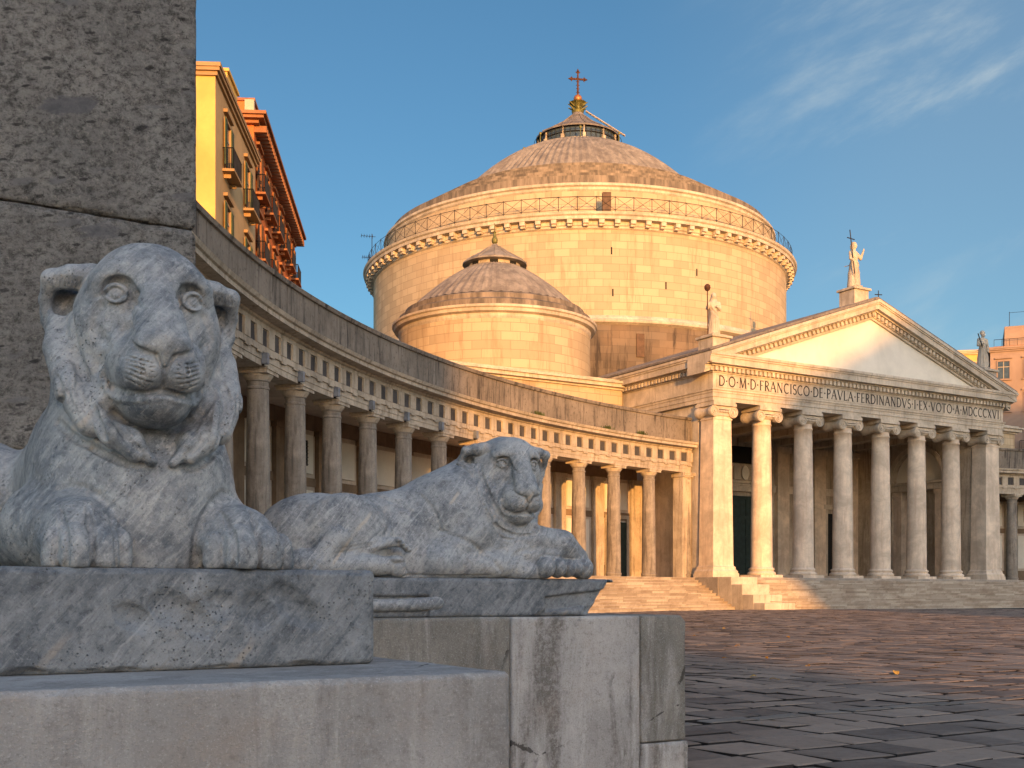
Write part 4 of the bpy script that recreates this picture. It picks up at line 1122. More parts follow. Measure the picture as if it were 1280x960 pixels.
    for i in range(lo, hi+1):
        b = MB(); radial_box(b, ang(i), 4.36, 4.62, 0.95, Z_FLOOR, 9.0); radial_box(b, ang(i), 4.28, 4.62, 1.10, 9.0, 9.24)
        b.build('wall_pilaster', M_BAND if i < 7 else M_LIME2, wall)
        am = ang(i+0.5)
        if i < hi:
            b = MB(); radial_box(b, am, 4.50, 4.62, 2.0, 7.15, 9.0); radial_box(b, am, 4.50, 4.62, 2.0, 3.55, 6.35); b.build('wall_panel', M_TYMP, wall)
            kind = {-1: 'door', 1: 'grille', 3: 'grille', 5: 'door', 9: 'grille', 10: 'slot', 11: 'door'}.get(i)
            if kind == 'grille':
                b = MB(); radial_box(b, am, 4.44, 4.49, 0.95, 7.5, 8.7); g = b.build('grille_window', M_BLACK, wall)
                b = MB()
                for q in range(-3, 4): radial_box(b, am+q*0.13/CR, 4.41, 4.44, 0.025, 7.5, 8.7)
                for q in range(7): radial_box(b, am, 4.405, 4.435, 0.95, 7.55+q*0.17, 7.575+q*0.17)
                b.build('grille', M_IRON, g)
            elif kind == 'door':
                b = MB(); radial_box(b, am, 4.40, 4.49, 1.7, Z_FLOOR, 6.3); d = b.build('door', M_DOORG, wall)
                b = MB(); radial_box(b, am, 4.34, 4.50, 0.16, Z_FLOOR, 6.5); 
                for s in (-1, 1): radial_box(b, am+s*0.95/CR, 4.34, 4.50, 0.2, Z_FLOOR, 6.5)
                radial_box(b, am, 4.33, 4.50, 2.1, 6.5, 6.75); b.build('door_frame', M_LIME2, d)
            elif kind == 'slot':
                b = MB(); radial_box(b, am, 4.46, 4.50, 0.22, 4.2, 6.2); b.build('slot_window', M_BLACK, wall)
    # small lamp boxes under the architrave beside the capitals
    if not mirror:
        for i in range(-1, 8):
            a = ang(i-0.20); b = MB()
            radial_box(b, a, -0.66, -0.44, 0.20, 9.46, 9.84); f = b.build('floodlight', M_LAMPG, ent)
            b = MB(); radial_box(b, a, -0.50, -0.42, 0.06, 9.40, 9.47); radial_box(b, ang(i-0.13), -0.50, -0.44, 0.45, 9.405, 9.43); b.build('lamp_bracket', M_IRON, f)
    # end pilaster against the church
    if True:
        b = MB(); radial_box(b, ang(i1-0.10), -0.40, 0.44, 0.85, Z_FLOOR, 9.1); radial_box(b, ang(i1-0.10), -0.50, 0.50, 1.05, 9.1, Z_ARCH); b.build('end_pillar', M_LIME2, root)
    return root
COLON = build_colonnade(False, -7, 12.05, 'long curved colonnade of grey columns with blackened attic, left of the church portico')
build_colonnade(True, 6, 12.05, 'curved colonnade partly cut off by the right edge, beyond the portico')
# weeds on the cornice near the church
def weeds():
    rnd = random.Random(2); m = flat('weed_green', (0.07, 0.085, 0.025, 1), 0.8, scale=20)
    for i, label in ((7.6, 'small weed tuft on the colonnade cornice above the farther lion head'), (9.6, 'middle weed tuft on the colonnade cornice, between the other two'), (10.6, 'weed tuft on the colonnade cornice nearest the church portico')):
        a = CA0-CDA*i; r = CR-0.62
        b = MB()
        for k in range(90):
            th = rnd.uniform(0, 6.28); L = rnd.uniform(0.12, 0.34); sp = rnd.uniform(0.1, 0.5)
            o = Vector((rnd.gauss(0, 0.22), rnd.gauss(0, 0.06), 0)); d = Vector((math.cos(th)*sp, math.sin(th)*sp*0.4, 1)).normalized()*L
            s = Vector((-math.sin(th), math.cos(th), 0))*0.022
            b.add([o, o+d*0.55+s, o+d, o+d*0.55-s], [(0, 1, 2, 3)])
        o = b.build('weed', m); o.location = (CC[0]+r*math.cos(a), CC[1]+r*math.sin(a), 11.42); o.rotation_euler = (0, 0, a+math.pi/2)
        tag(o, label, 'plant', 'weeds growing on the cornice')
weeds()
# ------------------------------------------------------------------ domed church
CH = empty('domed_church', (13.03, 75.0, 0), YAW, label='domed stone church with columned portico, large central dome and a smaller chapel dome', cat='church')
def build_portico():
    # floor and flight of steps
    b = MB(); b.box(-0.5, 29.8, -1.0, 14.2, 0.2, 2.46); b.build('portico_floor', M_STEP, CH, bevel=0.02)
    b = MB(); rs = random.Random(6)
    for k in range(12):
        x = 0.95; zt = 2.46-0.17*(k+1)+0.17
        zt = 2.46-0.17*k-0.001*(k > 0)
        while x < 34.0:
            w = min(rs.uniform(1.2, 2.6), 34.0-x); d = rs.uniform(-0.006, 0.004)
            b.box(x+0.008, x+w-0.008, -1.0-0.36*(k+1)+0.055, -0.95-0.36*k+0.36*(k > 0), zt-0.34, zt-0.17-0.055); b.box(x+0.008, x+w-0.008, -1.0-0.36*(k+1), -0.95-0.36*k+0.36*(k > 0), zt-0.17-0.054, zt-0.17+d); x += w
    b.build('front_steps', M_STEPB, CH)
    for (t0, t1, z1, s1, s0) in [(-2.2, -1.0, 2.462, 1.75, -0.45), (-3.2, -2.2, 1.98, 1.85, -0.447), (-4.2, -3.2, 1.34, 1.95, -0.444), (-5.2, -4.2, 0.82, 2.05, -0.441)]:
        c = MB(); c.box(s0, s1, t0, t1-0.003, 0.2, z1); c.build('stair_cheek', M_LIME, CH, bevel=0.03)
    # side wall of the portico (left) and its inner face
    b = MB(); b.box(0.25, 1.5, 1.8, 13.6, 2.3, 13.92); b.build('side_wall', M_LIME, CH)
    # pillars at the corners
    for s in (0.95, 28.25):
        b = MB()
        w, d = 0.86, 0.72
        def fr(z, gx): return [(s-w-gx, 0.85-d-gx, z), (s+w+gx, 0.85-d-gx, z), (s+w+gx, 0.85+d+gx, z), (s-w-gx, 0.85+d+gx, z)]
        lv = [(2.46, 0.26), (2.72, 0.26), (2.721, 0.20), (2.86, 0.21), (2.94, 0.14), (3.02, 0.10), (3.14, 0.10), (3.2, 0.02), (3.3, 0.0), (12.75, -0.10), (12.75, -0.05), (12.84, -0.05), (12.84, -0.10), (13.0, -0.10)]
        vs = []; fs = []
        for z, g in lv: vs += fr(z, g)
        for k in range(len(lv)-1):
            for q in range(4): fs.append((4*k+q, 4*k+(q+1) % 4, 4*k+4+(q+1) % 4, 4*k+4+q))
        b.add(vs, fs); pil = b.build('corner_pillar', M_MARCOL, CH)
        ionic(pil, s, 0.85, True)
    for i in range(6):
        s = 4.95+3.85*i
        b = MB()
        prof = [(0.98, 2.46), (0.98, 2.66)]
        b.box(s-1.0, s+1.0, -0.15, 1.85, 2.46, 2.66)
        pr = [(0.90, 2.66), (0.95, 2.72), (0.95, 2.80), (0.88, 2.86), (0.80, 2.90), (0.80, 2.96), (0.86, 3.0), (0.86, 3.08), (0.78, 3.13), (0.73, 3.18)]
        for q in range(15):
            t = q/14; pr.append((0.725-0.115*t**1.5, 3.22+t*9.45))
        pr += [(0.65, 12.68), (0.66, 12.76), (0.61, 12.80), (0.61, 13.05)]
        b.smooth = True; b.lathe(pr, 36, (s, 0.85)); b.smooth = False
        col = b.build('portico_column', M_MARCOL, CH)
        ionic(col, s, 0.85, False)
def ionic(parent, s, t, square):
    b = MB()
    if not square:
        b.lathe([(0.61, 13.05), (0.72, 13.12), (0.80, 13.22), (0.80, 13.30), (0.6, 13.34)], 32, (s, t))
    else: b.box(s-0.82, s+0.82, t-0.70, t+0.70, 13.0, 13.3)
    R = 0.37; zc = 13.26; off = 0.80; hl = 0.80
    for g in (-1, 1):
        # scroll: a roll narrowing at its middle, with a spiral groove on each end
        prof = [(R, -hl), (R*0.98, -hl*0.72), (R*0.72, -hl*0.30), (R*0.66, 0), (R*0.72, hl*0.30), (R*0.98, hl*0.72), (R, hl)]
        n = 26; vs = []; fs = []
        for r, y in prof:
            for i in range(n):
                a = 2*math.pi*i/n; vs.append((s+g*off+r*math.cos(a), t+y, zc+r*math.sin(a)))
        for k in range(len(prof)-1):
            for i in range(n): fs.append((k*n+i, (k+1)*n+i, (k+1)*n+(i+1) % n, k*n+(i+1) % n))
        fs += [tuple(range(n)), tuple(reversed(range(len(prof)*n-n, len(prof)*n)))]
        b.add(vs, fs)
        for y in (t-hl-0.02, ):
            pts = []
            for q in range(34):
                a = q/33*4.4*math.pi; r = (R-0.035)*(1-q/33)**0.85+0.03; pts.append(Vector((s+g*off+g*-1*r*math.sin(a)*-1, y, zc+r*math.cos(a))))
            for q in range(33): b.tube(pts[q], pts[q+1], 0.034, n=5, cap=False)
            b.tube((s+g*off, y+0.01, zc), (s+g*off, y-0.05, zc), 0.075, n=10)
    b.box(s-off, s+off, t-hl*0.96, t-hl*0.80, 13.40, 13.60)
    b.box(s-off, s+off, t+hl*0.80, t+hl*0.96, 13.40, 13.60)
    b.box(s-off, s+off, t-hl*0.8, t+hl*0.8, 13.42, 13.62)
    b.box(s-0.98, s+0.98, t-0.92, t+0.92, 13.62, 13.80); b.box(s-0.92, s+0.92, t-0.86, t+0.86, 13.802, 13.92)
    # egg-and-dart line
    for q in range(7):
        x = s-0.42+q*0.14; b.lathe([(0.0, 13.19), (0.05, 13.22), (0.06, 13.28), (0.04, 13.34)], 8, (x, t-0.80))
    b.build('ionic_capital', M_LIME, parent)
build_portico()

def letter_strokes():
    """roman capitals on a unit-height grid: list of (points, weight) ; weight 1 thick, 0 thin"""
    def arc(cx, cz, rx, rz, a0, a1, n=10): return [(cx+rx*math.cos(math.radians(a0+(a1-a0)*i/n)), cz+rz*math.sin(math.radians(a0+(a1-a0)*i/n))) for i in range(n+1)]
    L = {}
    L['D'] = (0.78, [([(0.12, 0), (0.12, 1)], 1), ([(0.12, 0.97), (0.32, 0.97)]+arc(0.32, 0.5, 0.40, 0.47, 90, -90)+[(0.12, 0.03)], 0.7)])
    L['O'] = (0.92, [(arc(0.46, 0.5, 0.39, 0.48, 0, 360, 22), 0.7)])
    L['C'] = (0.76, [(arc(0.44, 0.5, 0.37, 0.48, 52, 308, 16), 0.7)])
    L['M'] = (0.98, [([(0.10, 0), (0.16, 1)], 0.2), ([(0.16, 1), (0.48, 0.05)], 1), ([(0.48, 0.05), (0.80, 1)], 0.2), ([(0.80, 1), (0.88, 0)], 1)])
    L['F'] = (0.58, [([(0.14, 0), (0.14, 1)], 1), ([(0.14, 0.97), (0.52, 0.97)], 0.2), ([(0.52, 0.97), (0.52, 0.84)], 0.2), ([(0.14, 0.52), (0.44, 0.52)], 0.2)])
    L['E'] = (0.60, [([(0.14, 0), (0.14, 1)], 1), ([(0.14, 0.97), (0.52, 0.97)], 0.2), ([(0.14, 0.52), (0.46, 0.52)], 0.2), ([(0.14, 0.03), (0.55, 0.03)], 0.2)])
    L['L'] = (0.58, [([(0.14, 0), (0.14, 1)], 1), ([(0.14, 0.03), (0.54, 0.03)], 0.2), ([(0.54, 0.03), (0.54, 0.15)], 0.2)])
    L['R'] = (0.70, [([(0.14, 0), (0.14, 1)], 1), ([(0.14, 0.97), (0.30, 0.97)]+arc(0.30, 0.74, 0.24, 0.23, 90, -90)+[(0.14, 0.51)], 0.6), ([(0.30, 0.51), (0.66, 0.0)], 1)])
    L['P'] = (0.62, [([(0.14, 0), (0.14, 1)], 1), ([(0.14, 0.97), (0.30, 0.97)]+arc(0.30, 0.73, 0.26, 0.24, 90, -90)+[(0.14, 0.49)], 0.6)])
    L['A'] = (0.82, [([(0.06, 0), (0.40, 1)], 0.2), ([(0.40, 1), (0.76, 0)], 1), ([(0.18, 0.36), (0.62, 0.36)], 0.2)])
    L['V'] = (0.82, [([(0.06, 1), (0.41, 0)], 1), ([(0.41, 0), (0.76, 1)], 0.2)])
    L['N'] = (0.86, [([(0.14, 0), (0.14, 1)], 0.2), ([(0.14, 1), (0.72, 0)], 1), ([(0.72, 0), (0.72, 1)], 0.2)])
    L['I'] = (0.34, [([(0.17, 0), (0.17, 1)], 1)])
    L['S'] = (0.56, [(arc(0.28, 0.75, 0.20, 0.23, 40, 250, 10)+arc(0.28, 0.27, 0.22, 0.25, 80, -145, 12), 0.7)])
    L['T'] = (0.72, [([(0.36, 0), (0.36, 1)], 1), ([(0.05, 0.97), (0.67, 0.97)], 0.2), ([(0.05, 0.97), (0.05, 0.86)], 0.2), ([(0.67, 0.97), (0.67, 0.86)], 0.2)])
    L['X'] = (0.78, [([(0.08, 1), (0.68, 0)], 1), ([(0.66, 1), (0.10, 0)], 0.2)])
    L['·'] = (0.30, [([(0.15, 0.44), (0.15, 0.58)], 1.3)])
    return L
def inscription(text, s0, s1, z0, h, t, parent):
    L = letter_strokes(); gap = 0.10
    W0 = sum(L[c][0]+gap for c in text)-gap; kx = (s1-s0)/W0
    x = s0; ink = flat('letter_black', (0.035, 0.03, 0.025, 1), 0.7)
    root = MB().box(s0-0.1, s1+0.1, t+0.012, t+0.03, z0-0.08, z0+h+0.02).build('inscription', M_LIME, parent)
    for ch in text:
        b = MB(); w, strokes = L[ch]
        for pts, wt in strokes:
            hw = (0.030+0.042*wt)*h
            P = [(x+px*kx, z0+pz*h) for px, pz in pts]
            for i in range(len(P)-1):
                (x0, za), (x1, zb) = P[i], P[i+1]; dx, dz = x1-x0, zb-za; l = math.hypot(dx, dz)
                if l < 1e-6: continue
                ex = hw*0.25 if len(P) > 3 else 0
                ux, uz = dx/l, dz/l; nx, nz = -uz*hw, ux*hw
                x0 -= ux*ex; za -= uz*ex; x1 += ux*ex; zb += uz*ex
                q = [(x0+nx, za+nz), (x0-nx, za-nz), (x1-nx, zb-nz), (x1+nx, zb+nz)]
                b.add([(a, t, c) for a, c in q]+[(a, t+0.02, c) for a, c in q], [(0, 1, 2, 3), (4, 7, 6, 5), (0, 4, 5, 1), (1, 5, 6, 2), (2, 6, 7, 3), (3, 7, 4, 0)])
            if len(pts) == 2 and ch != '·':       # serifs on upright ends
                for (sx, sz) in (pts[0], pts[1]):
                    if sz in (0, 1) and abs(pts[0][0]-pts[1][0]) < 0.4:
                        X = x+sx*kx; Z = z0+sz*h+(0.012*h if sz == 0 else -0.012*h)
                        b.box(X-0.115*h, X+0.115*h, t-0.001, t+0.019, Z-0.016*h, Z+0.016*h)
        b.build('letter', ink, root)
        x += (w+gap)*kx
    return root

def build_entablature():
    T1 = 14.6
    ent = MB()
    def ring(z0, z1, g, tback=13.4):
        """a band round front and both sides, standing out g from the frieze plane (s -0.05..29.25, t 0.05)"""
        ent.box(-0.02-g, 29.22+g, 0.03-g, 1.65, z0, z1)
        ent.box(-0.02-g, 1.6, 1.652, tback, z0, z1); ent.box(27.6, 29.22+g, 1.652, tback, z0, z1)
    ring(13.92, 14.17, 0.0); ring(14.172, 14.45, 0.05); ring(14.452, 14.60, 0.10); ring(14.602, 14.68, 0.17)
    ring(14.682, 15.72, 0.02)
    ring(15.722, 15.80, 0.10); ring(15.802, 16.10, 0.16); ring(16.102, 16.20, 0.36)
    ring(16.202, 16.60, 0.68); ring(16.602, 16.72, 0.75); ring(16.722, 16.90, 0.82)
    e = ent.build('entablature', M_LIME, CH)
    d = MB()
    s = -0.10
    while s < 29.3: d.box(s, s+0.22, -0.33, -0.12, 15.82, 16.08); s += 0.38
    t = -0.2
    while t < 13.2: d.box(-0.38, -0.17, t, t+0.22, 15.82, 16.08); t += 0.38
    d.build('dentil_row', M_LIME, e)
    inscription('D·O·M·D·FRANCISCO·DE·PAVLA·FERDINANDVS·I·EX·VOTO·A·MDCCCXVI', 0.45, 28.75, 14.90, 0.66, -0.006, e)
    # sunk panel frame lines round the words
    f = MB(); f.box(0.25, 28.95, -0.03, 0.03, 15.61, 15.65); f.box(0.25, 28.95, -0.03, 0.03, 14.80, 14.84); f.box(0.25, 0.29, -0.03, 0.03, 14.842, 15.608); f.box(28.91, 28.95, -0.03, 0.03, 14.842, 15.608)
    f.build('panel_frame', M_LIME, e)
    # pediment
    SL = (22.15-16.9)/(14.5+0.85); xl, xr, xm = -0.85, 29.95, 14.55
    def rake(name_b, top, th, t0, t1):
        for g in (-1, 1):
            x0 = xl if g < 0 else xr
            # four corners of the sloping bar in (s,z)
            z0 = 16.905+top; a = (x0, z0); c = (xm, z0+SL*(xm-xl))
            poly = [(a[0], a[1]-th), (xm, c[1]-th), (xm, c[1]), (a[0], a[1])]
            if g > 0: poly = poly[::-1]
            name_b.prism(poly, t0, t1)
    ped = MB(); rake(ped, 0.0, 0.20, -0.83, 1.6)
    rake(ped, -0.202, 0.10, -0.76, 1.6); rake(ped, -0.304, 0.36, -0.69, 1.6)
    rake(ped, -0.666, 0.10, -0.40, 1.6); rake(ped, -0.768, 0.34, -0.16, 1.6); rake(ped, -1.11, 0.16, -0.08, 1.6)
    # keep the bars above the horizontal cornice: trim by lifting buried faces is unnecessary, they pass inside it
    pd = ped.build('raking_cornice', M_LIME, CH)
    b = MB(); b.prism([(2.4, 16.905), (26.8, 16.905), (xm, 16.905-1.2+SL*(xm-xl))], 0.08, 1.5); b.build('tympanum', M_TYMP, CH)
    for g in (-1, 1):
        d = MB(); L0 = 3.2
        while L0 < 15.5:
            s0 = (xl+L0) if g < 0 else (xr-L0); z = 16.905-0.80+SL*L0
            M = Matrix.Translation((s0, 0, z)) @ Matrix.Rotation(-math.atan(SL)*(-g), 4, 'Y')
            vs = [M @ Vector(p) for p in [(x, y, zz) for zz in (-0.25, 0) for y in (-0.34, -0.15) for x in (-0.11, 0.11)]]
            d.add(vs, [(0, 2, 3, 1), (4, 5, 7, 6), (0, 1, 5, 4), (2, 6, 7, 3), (0, 4, 6, 2), (1, 3, 7, 5)]); L0 += 0.39
        d.build('dentil_row', M_LIME, pd)
    # gable roof running back to the drum
    r = MB()
    for g in (-1, 1):
        x0 = xl-0.05 if g < 0 else xr+0.05
        poly = [(x0, 16.93), (xm, 16.93+SL*(xm-xl)), (xm, 17.08+SL*(xm-xl)), (x0, 17.06)]
        if g > 0: poly = poly[::-1]
        r.prism(poly, -0.7, 19.5)
    for k in range(26):                      # raised seams
        t = -0.5+0.78*k
        for g in (-1, 1):
            x0 = xl if g < 0 else xr
            r.tube((x0, t, 17.07), (xm, t, 17.09+SL*(xm-xl)), 0.045, n=5)
    r.build('portico_roof', M_LEAD, CH)
build_entablature()

def build_interior():
    b = MB(); b.box(1.5, 27.6, 13.4, 14.4, 2.3, 14.3); w = b.build('portico_back_wall', M_LIME2, CH)
    b = MB(); b.box(1.6, 27.6, 1.7, 13.4, 14.0, 14.3)
    for k in range(6):
        for j in range(3): pass
    b.build('portico_ceiling', M_LIME2, CH)
    c = MB()
    for k in range(7): c.box(2.9+3.85*k-0.35, 2.9+3.85*k+0.35, 1.7, 13.4, 13.55, 13.998)
    c.build('ceiling_beams', M_LIME2, CH)
    b = MB(); b.box(1.5, 27.6, 13.25, 13.40, 9.7, 10.15); b.box(1.5, 27.6, 13.18, 13.40, 10.152, 10.3); b.build('string_course', M_LIME, w)
    for s in (2.3, 6.2, 10.4, 18.8, 23.0, 26.9):
        b = MB(); b.box(s-0.65, s+0.65, 13.05, 13.40, 2.46, 13.0); b.box(s-0.8, s+0.8, 12.95, 13.40, 13.0, 13.5); b.box(s-0.78, s+0.78, 12.98, 13.40, 2.461, 3.1); b.build('wall_pilaster', M_MARCOL, w)
    for (s, wd, z1, mt) in ((14.6, 3.6, 9.3, M_DOORG), (24.95, 1.9, 8.2, M_BLACK), (4.25, 1.9, 8.2, M_BLACK)):
        b = MB(); b.box(s-wd/2, s+wd/2, 13.30, 13.402, 2.46, z1)
        d = b.build('door', mt, w)
        if wd > 3:
            pb = MB()
            for g in (-1, 1):
                for q in range(4): pb.box(s+g*0.9-0.65, s+g*0.9+0.65, 13.25, 13.30, 2.9+q*1.6, 4.2+q*1.6)
            pb.build('door_panel', M_DOORG, d)
        b = MB()
        for g in (-1, 1): b.box(s+g*(wd/2+0.22)-0.22, s+g*(wd/2+0.22)+0.22, 13.15, 13.40, 2.46, z1+0.35)
        b.box(s-wd/2-0.6, s+wd/2+0.6, 13.05, 13.40, z1+0.352, z1+0.75); b.build('door_frame', M_LIME, d)
    # sunburst panel and window above the main door
    b = MB(); b.box(12.9, 16.3, 13.30, 13.402, 10.35, 11.9); b.box(13.5, 15.7, 13.12, 13.30, 10.6, 11.7); o = b.build('transom_panel', M_LIME, w)
    b = MB(); b.lathe([(0.0, 0.0), (0.6, 0.0), (0.6, 0.1)], 24); ov = b.build('oval_relief', M_TYMP, o); ov.rotation_euler = (math.pi/2, 0, 0); ov.scale = (0.75, 1, 1); ov.location = (14.6, 13.05, 11.15)
    b = MB(); b.box(12.9, 16.3, 13.30, 13.402, 11.95, 13.3); b.build('transom_window', M_BLACK, w)
    # right-hand end wall with its arch
    r = MB()
    r.box(27.6, 28.6, 1.6, 4.3, 2.3, 14.0); r.box(27.6, 28.6, 9.4, 13.6, 2.3, 14.0)
    n = 18; ct = 6.85; R = 2.55; zs = 10.6
    for k in range(n):
        a0 = math.pi*k/n; a1 = math.pi*(k+1)/n
        ta, tb = ct-R*math.cos(a0), ct-R*math.cos(a1); za, zb = zs+R*math.sin(a0), zs+R*math.sin(a1)
        vs = [(x, t, z) for x in (27.6, 28.6) for t, z in ((ta, za), (tb, zb), (tb, 14.0), (ta, 14.0))]
        r.add(vs, [(0, 1, 2, 3), (7, 6, 5, 4), (0, 4, 5, 1)])
    rw = r.build('end_wall', M_LIME2, CH)
    m = MB()
    for k in range(n):
        a0 = math.pi*k/n; a1 = math.pi*(k+1)/n
        for (ra, rb, x) in ((2.55, 2.95, 27.50),):
            vs = [(xx, ct-rr*math.cos(a), zs+rr*math.sin(a)) for xx in (x, 27.62) for rr, a in ((ra, a0), (ra, a1), (rb, a1), (rb, a0))]
            m.add(vs, [(0, 1, 2, 3), (0, 4, 5, 1), (3, 2, 6, 7)])
    m.build('arch_moulding', M_LIME, rw)
    l = MB(); l.box(28.1, 28.3, 4.3, 9.4, 10.35, 13.3); l.build('lunette', M_TYMP, rw)
    l = MB(); l.box(27.45, 28.5, 3.9, 9.8, 9.85, 10.35); l.box(27.30, 28.5, 3.8, 9.9, 10.352, 10.55); l.build('impost', M_LIME, rw)
    for t in (4.75, 8.95):
        l = MB(); l.box(27.7, 28.4, t-0.42, t+0.42, 2.46, 9.5); l.box(27.62, 28.5, t-0.5, t+0.5, 9.5, 9.848); l.build('arch_pier', M_MARCOL, rw)
    # tall wall edge cornice on the right outside, and left outer wall
    b = MB(); b.box(28.6, 29.0, 1.8, 13.6, 2.3, 13.9); b.build('side_wall', M_LIME2, CH)
build_interior()

def build_podium():
    for (s0, s1) in ((-14.7, -0.3), (29.5, 43.9)):
        b = MB(); b.box(s0, s1, 9.5, 33, 2.0, 15.9)
        w = b.build('podium_block', M_ASHLAR, CH)
        b = MB()
        for (z0, z1, g) in ((15.9, 16.05, 0.15), (16.052, 16.3, 0.45), (16.302, 16.45, 0.6), (16.452, 16.6, 0.25)):
            b.box(s0-g, s1+(g if s0 > 0 else 0.0), 9.5-g, 33, z0, z1)
        b.build('podium_cornice', M_LIME, w)
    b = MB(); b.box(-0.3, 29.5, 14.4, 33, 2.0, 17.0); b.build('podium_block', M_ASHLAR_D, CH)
build_podium()

def build_domes():
    c = (14.6, 37.1)
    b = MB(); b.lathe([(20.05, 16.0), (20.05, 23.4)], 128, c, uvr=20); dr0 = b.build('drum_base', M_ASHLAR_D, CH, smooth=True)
    b = MB(); b.lathe([(20.0, 23.9), (20.0, 31.2)], 128, c, uvr=20); dr = b.build('drum', M_ASHLAR, CH, smooth=True)
    b = MB(); b.lathe([(20.05, 23.3), (20.35, 23.45), (20.40, 23.62), (20.22, 23.75), (20.15, 23.9), (20.0, 24.05)], 128, c); b.build('string_course', M_LIME, dr)
    b = MB(); b.lathe([(20.0, 31.0), (20.15, 31.1), (20.15, 31.25), (20.25, 31.32), (20.25, 31.62), (20.80, 31.66), (20.82, 31.9), (20.95, 32.0), (21.0, 32.18), (20.7, 32.28), (18.6, 32.36)], 144, c); co = b.build('main_cornice', M_LIME, dr)
    b = MB(); b.box(20.2, 20.74, -0.22, 0.22, 31.34, 31.655); b.box(20.2, 20.55, -0.18, 0.18, 31.17, 31.338)
    br = b.build('cornice_bracket', M_LIME, co)
    for k in range(100):
        o = br if k == 0 else br.copy()
        if k: COL.objects.link(o); o.parent = co
        o.location = (c[0], c[1], 0); o.rotation_euler = (0, 0, 2*math.pi*k/100)
    # railing with crossed bars
    b = MB(); n = 84; R = 20.55
    P = lambda k, z, r=R: Vector((c[0]+r*math.cos(2*math.pi*k/n), c[1]+r*math.sin(2*math.pi*k/n), z))
    for k in range(n):
        b.tube(P(k, 32.25), P(k, 33.55), 0.028, n=5); b.tube(P(k, 33.5), P(k+1, 33.5), 0.024, n=4, cap=False); b.tube(P(k, 32.45), P(k+1, 32.45), 0.018, n=4, cap=False)
        b.tube(P(k, 32.45), P(k+1, 33.5), 0.016, n=4, cap=False); b.tube(P(k, 33.5), P(k+1, 32.45), 0.016, n=4, cap=False)
    b.build('railing', M_IRON, co)
    b = MB(); b.lathe([(18.7, 32.3), (18.7, 34.7)], 128, c, uvr=18.7); at = b.build('dome_attic', M_ASHLAR, CH, smooth=True)
    b = MB(); b.lathe([(18.7, 34.6), (18.82, 34.72), (18.85, 34.9), (19.02, 35.0), (19.02, 35.2), (18.5, 35.28), (18.3, 35.3)], 128, c); b.build('attic_cornice', M_LIME, at)
    # stepped skirt then ribbed cap
    DZ = lambda r: 44.8-0.30*(r-4.2)-0.0493*(r-4.2)**2 if r < 12.45 else 39.01-0.60*(r-12.4)      # height of the gently swelling cone at radius r
    pr = [(18.4, 35.28)]; rr = 18.35
    for k in range(6):
        pr += [(rr, DZ(rr)+0.60), (rr-0.92, DZ(rr-0.92)+0.24)]; rr -= 0.92
    pr += [(12.30, DZ(12.41)+0.10)]
    b = MB(); b.lathe(pr, 120, c, uvr=16); sk = b.build('dome_skirt', M_SKIRT, CH)
    n = 112; b = MB(); pr = []
    a0 = math.asin((39.2-31.8)/14.7)
    for q in range(19):
        r = 12.44-(12.44-4.2)*q/18; pr.append((r, DZ(r)))
    vs = []; fs = []
    for r, z in pr:
        for i in range(n*2):
            a = math.pi*i/n; k = 1.0 if i % 2 == 0 else 0.993
            vs.append((c[0]+r*k*math.cos(a), c[1]+r*k*math.sin(a), z*1.0+(0.0 if i % 2 == 0 else -0.07)))
    m = n*2
    for k in range(len(pr)-1):
        for i in range(m): fs.append((k*m+i, k*m+(i+1) % m, (k+1)*m+(i+1) % m, (k+1)*m+i))
    b.add(vs, fs); dome = b.build('main_dome', M_DOME, CH)
    for k in range(8):                                  # little crosses and pegs standing round the lantern foot
        a = 2*math.pi*(k+0.3)/8
        x, y = c[0]+5.3*math.cos(a), c[1]+5.3*math.sin(a)
        b = MB(); b.tube((x, y, 44.1), (x, y, 45.2), 0.06, 0.04, n=6); b.lathe([(0.0, 45.1), (0.12, 45.18), (0.14, 45.3), (0.09, 45.4), (0.0, 45.44)], 8, (x, y)); b.build('lantern_post', M_VERD, dome)
    # lantern
    b = MB(); b.lathe([(4.3, 44.3), (4.3, 44.80), (4.05, 44.85)], 48, c); la = b.build('lantern', M_LIME2, CH)
    b = MB(); b.lathe([(3.82, 44.8), (3.82, 46.0)], 40, c); b.build('lantern_glass', M_GLASS, la, smooth=True)
    for k in range(12):
        a = 2*math.pi*(k+0.15)/12; M = Matrix.Translation((c[0], c[1], 0)) @ Matrix.Rotation(a, 4, 'Z'); b = MB(M)
        b.box(3.84, 4.12, -0.14, 0.14, 44.7, 45.28); b.box(3.84, 3.98, -0.05, 0.05, 45.28, 46.0); b.build('lantern_pier', M_LIME2, la)
    b = MB()
    for k in range(48):
        a = 2*math.pi*k/48; a2 = 2*math.pi*(k+1)/48
        p = lambda a, z, r: (c[0]+r*math.cos(a), c[1]+r*math.sin(a), z)
        b.tube(p(a, 44.8, 3.9), p(a, 46.0, 3.9), 0.03, n=4); b.tube(p(a, 45.5, 3.9), p(a2, 45.5, 3.9), 0.04, n=4, cap=False)
        b.tube(p(a, 45.75, 4.30), p(a2, 45.75, 4.30), 0.025, n=4, cap=False)
    b.build('lantern_bars', M_IRON, la)
    b = MB(); b.lathe([(4.12, 46.0), (4.12, 46.14), (3.0, 46.75), (1.7, 47.55), (0.75, 48.35), (0.5, 48.75)], 48, c)
    for k in range(16):
        a = 2*math.pi*k/16; p = lambda z, r: (c[0]+r*math.cos(a), c[1]+r*math.sin(a), z)
        for (z0, r0, z1, r1) in ((46.17, 4.12, 46.78, 3.0), (46.78, 3.0, 47.58, 1.7), (47.58, 1.7, 48.38, 0.75)): b.tube(p(z0, r0), p(z1, r1), 0.05, n=5)
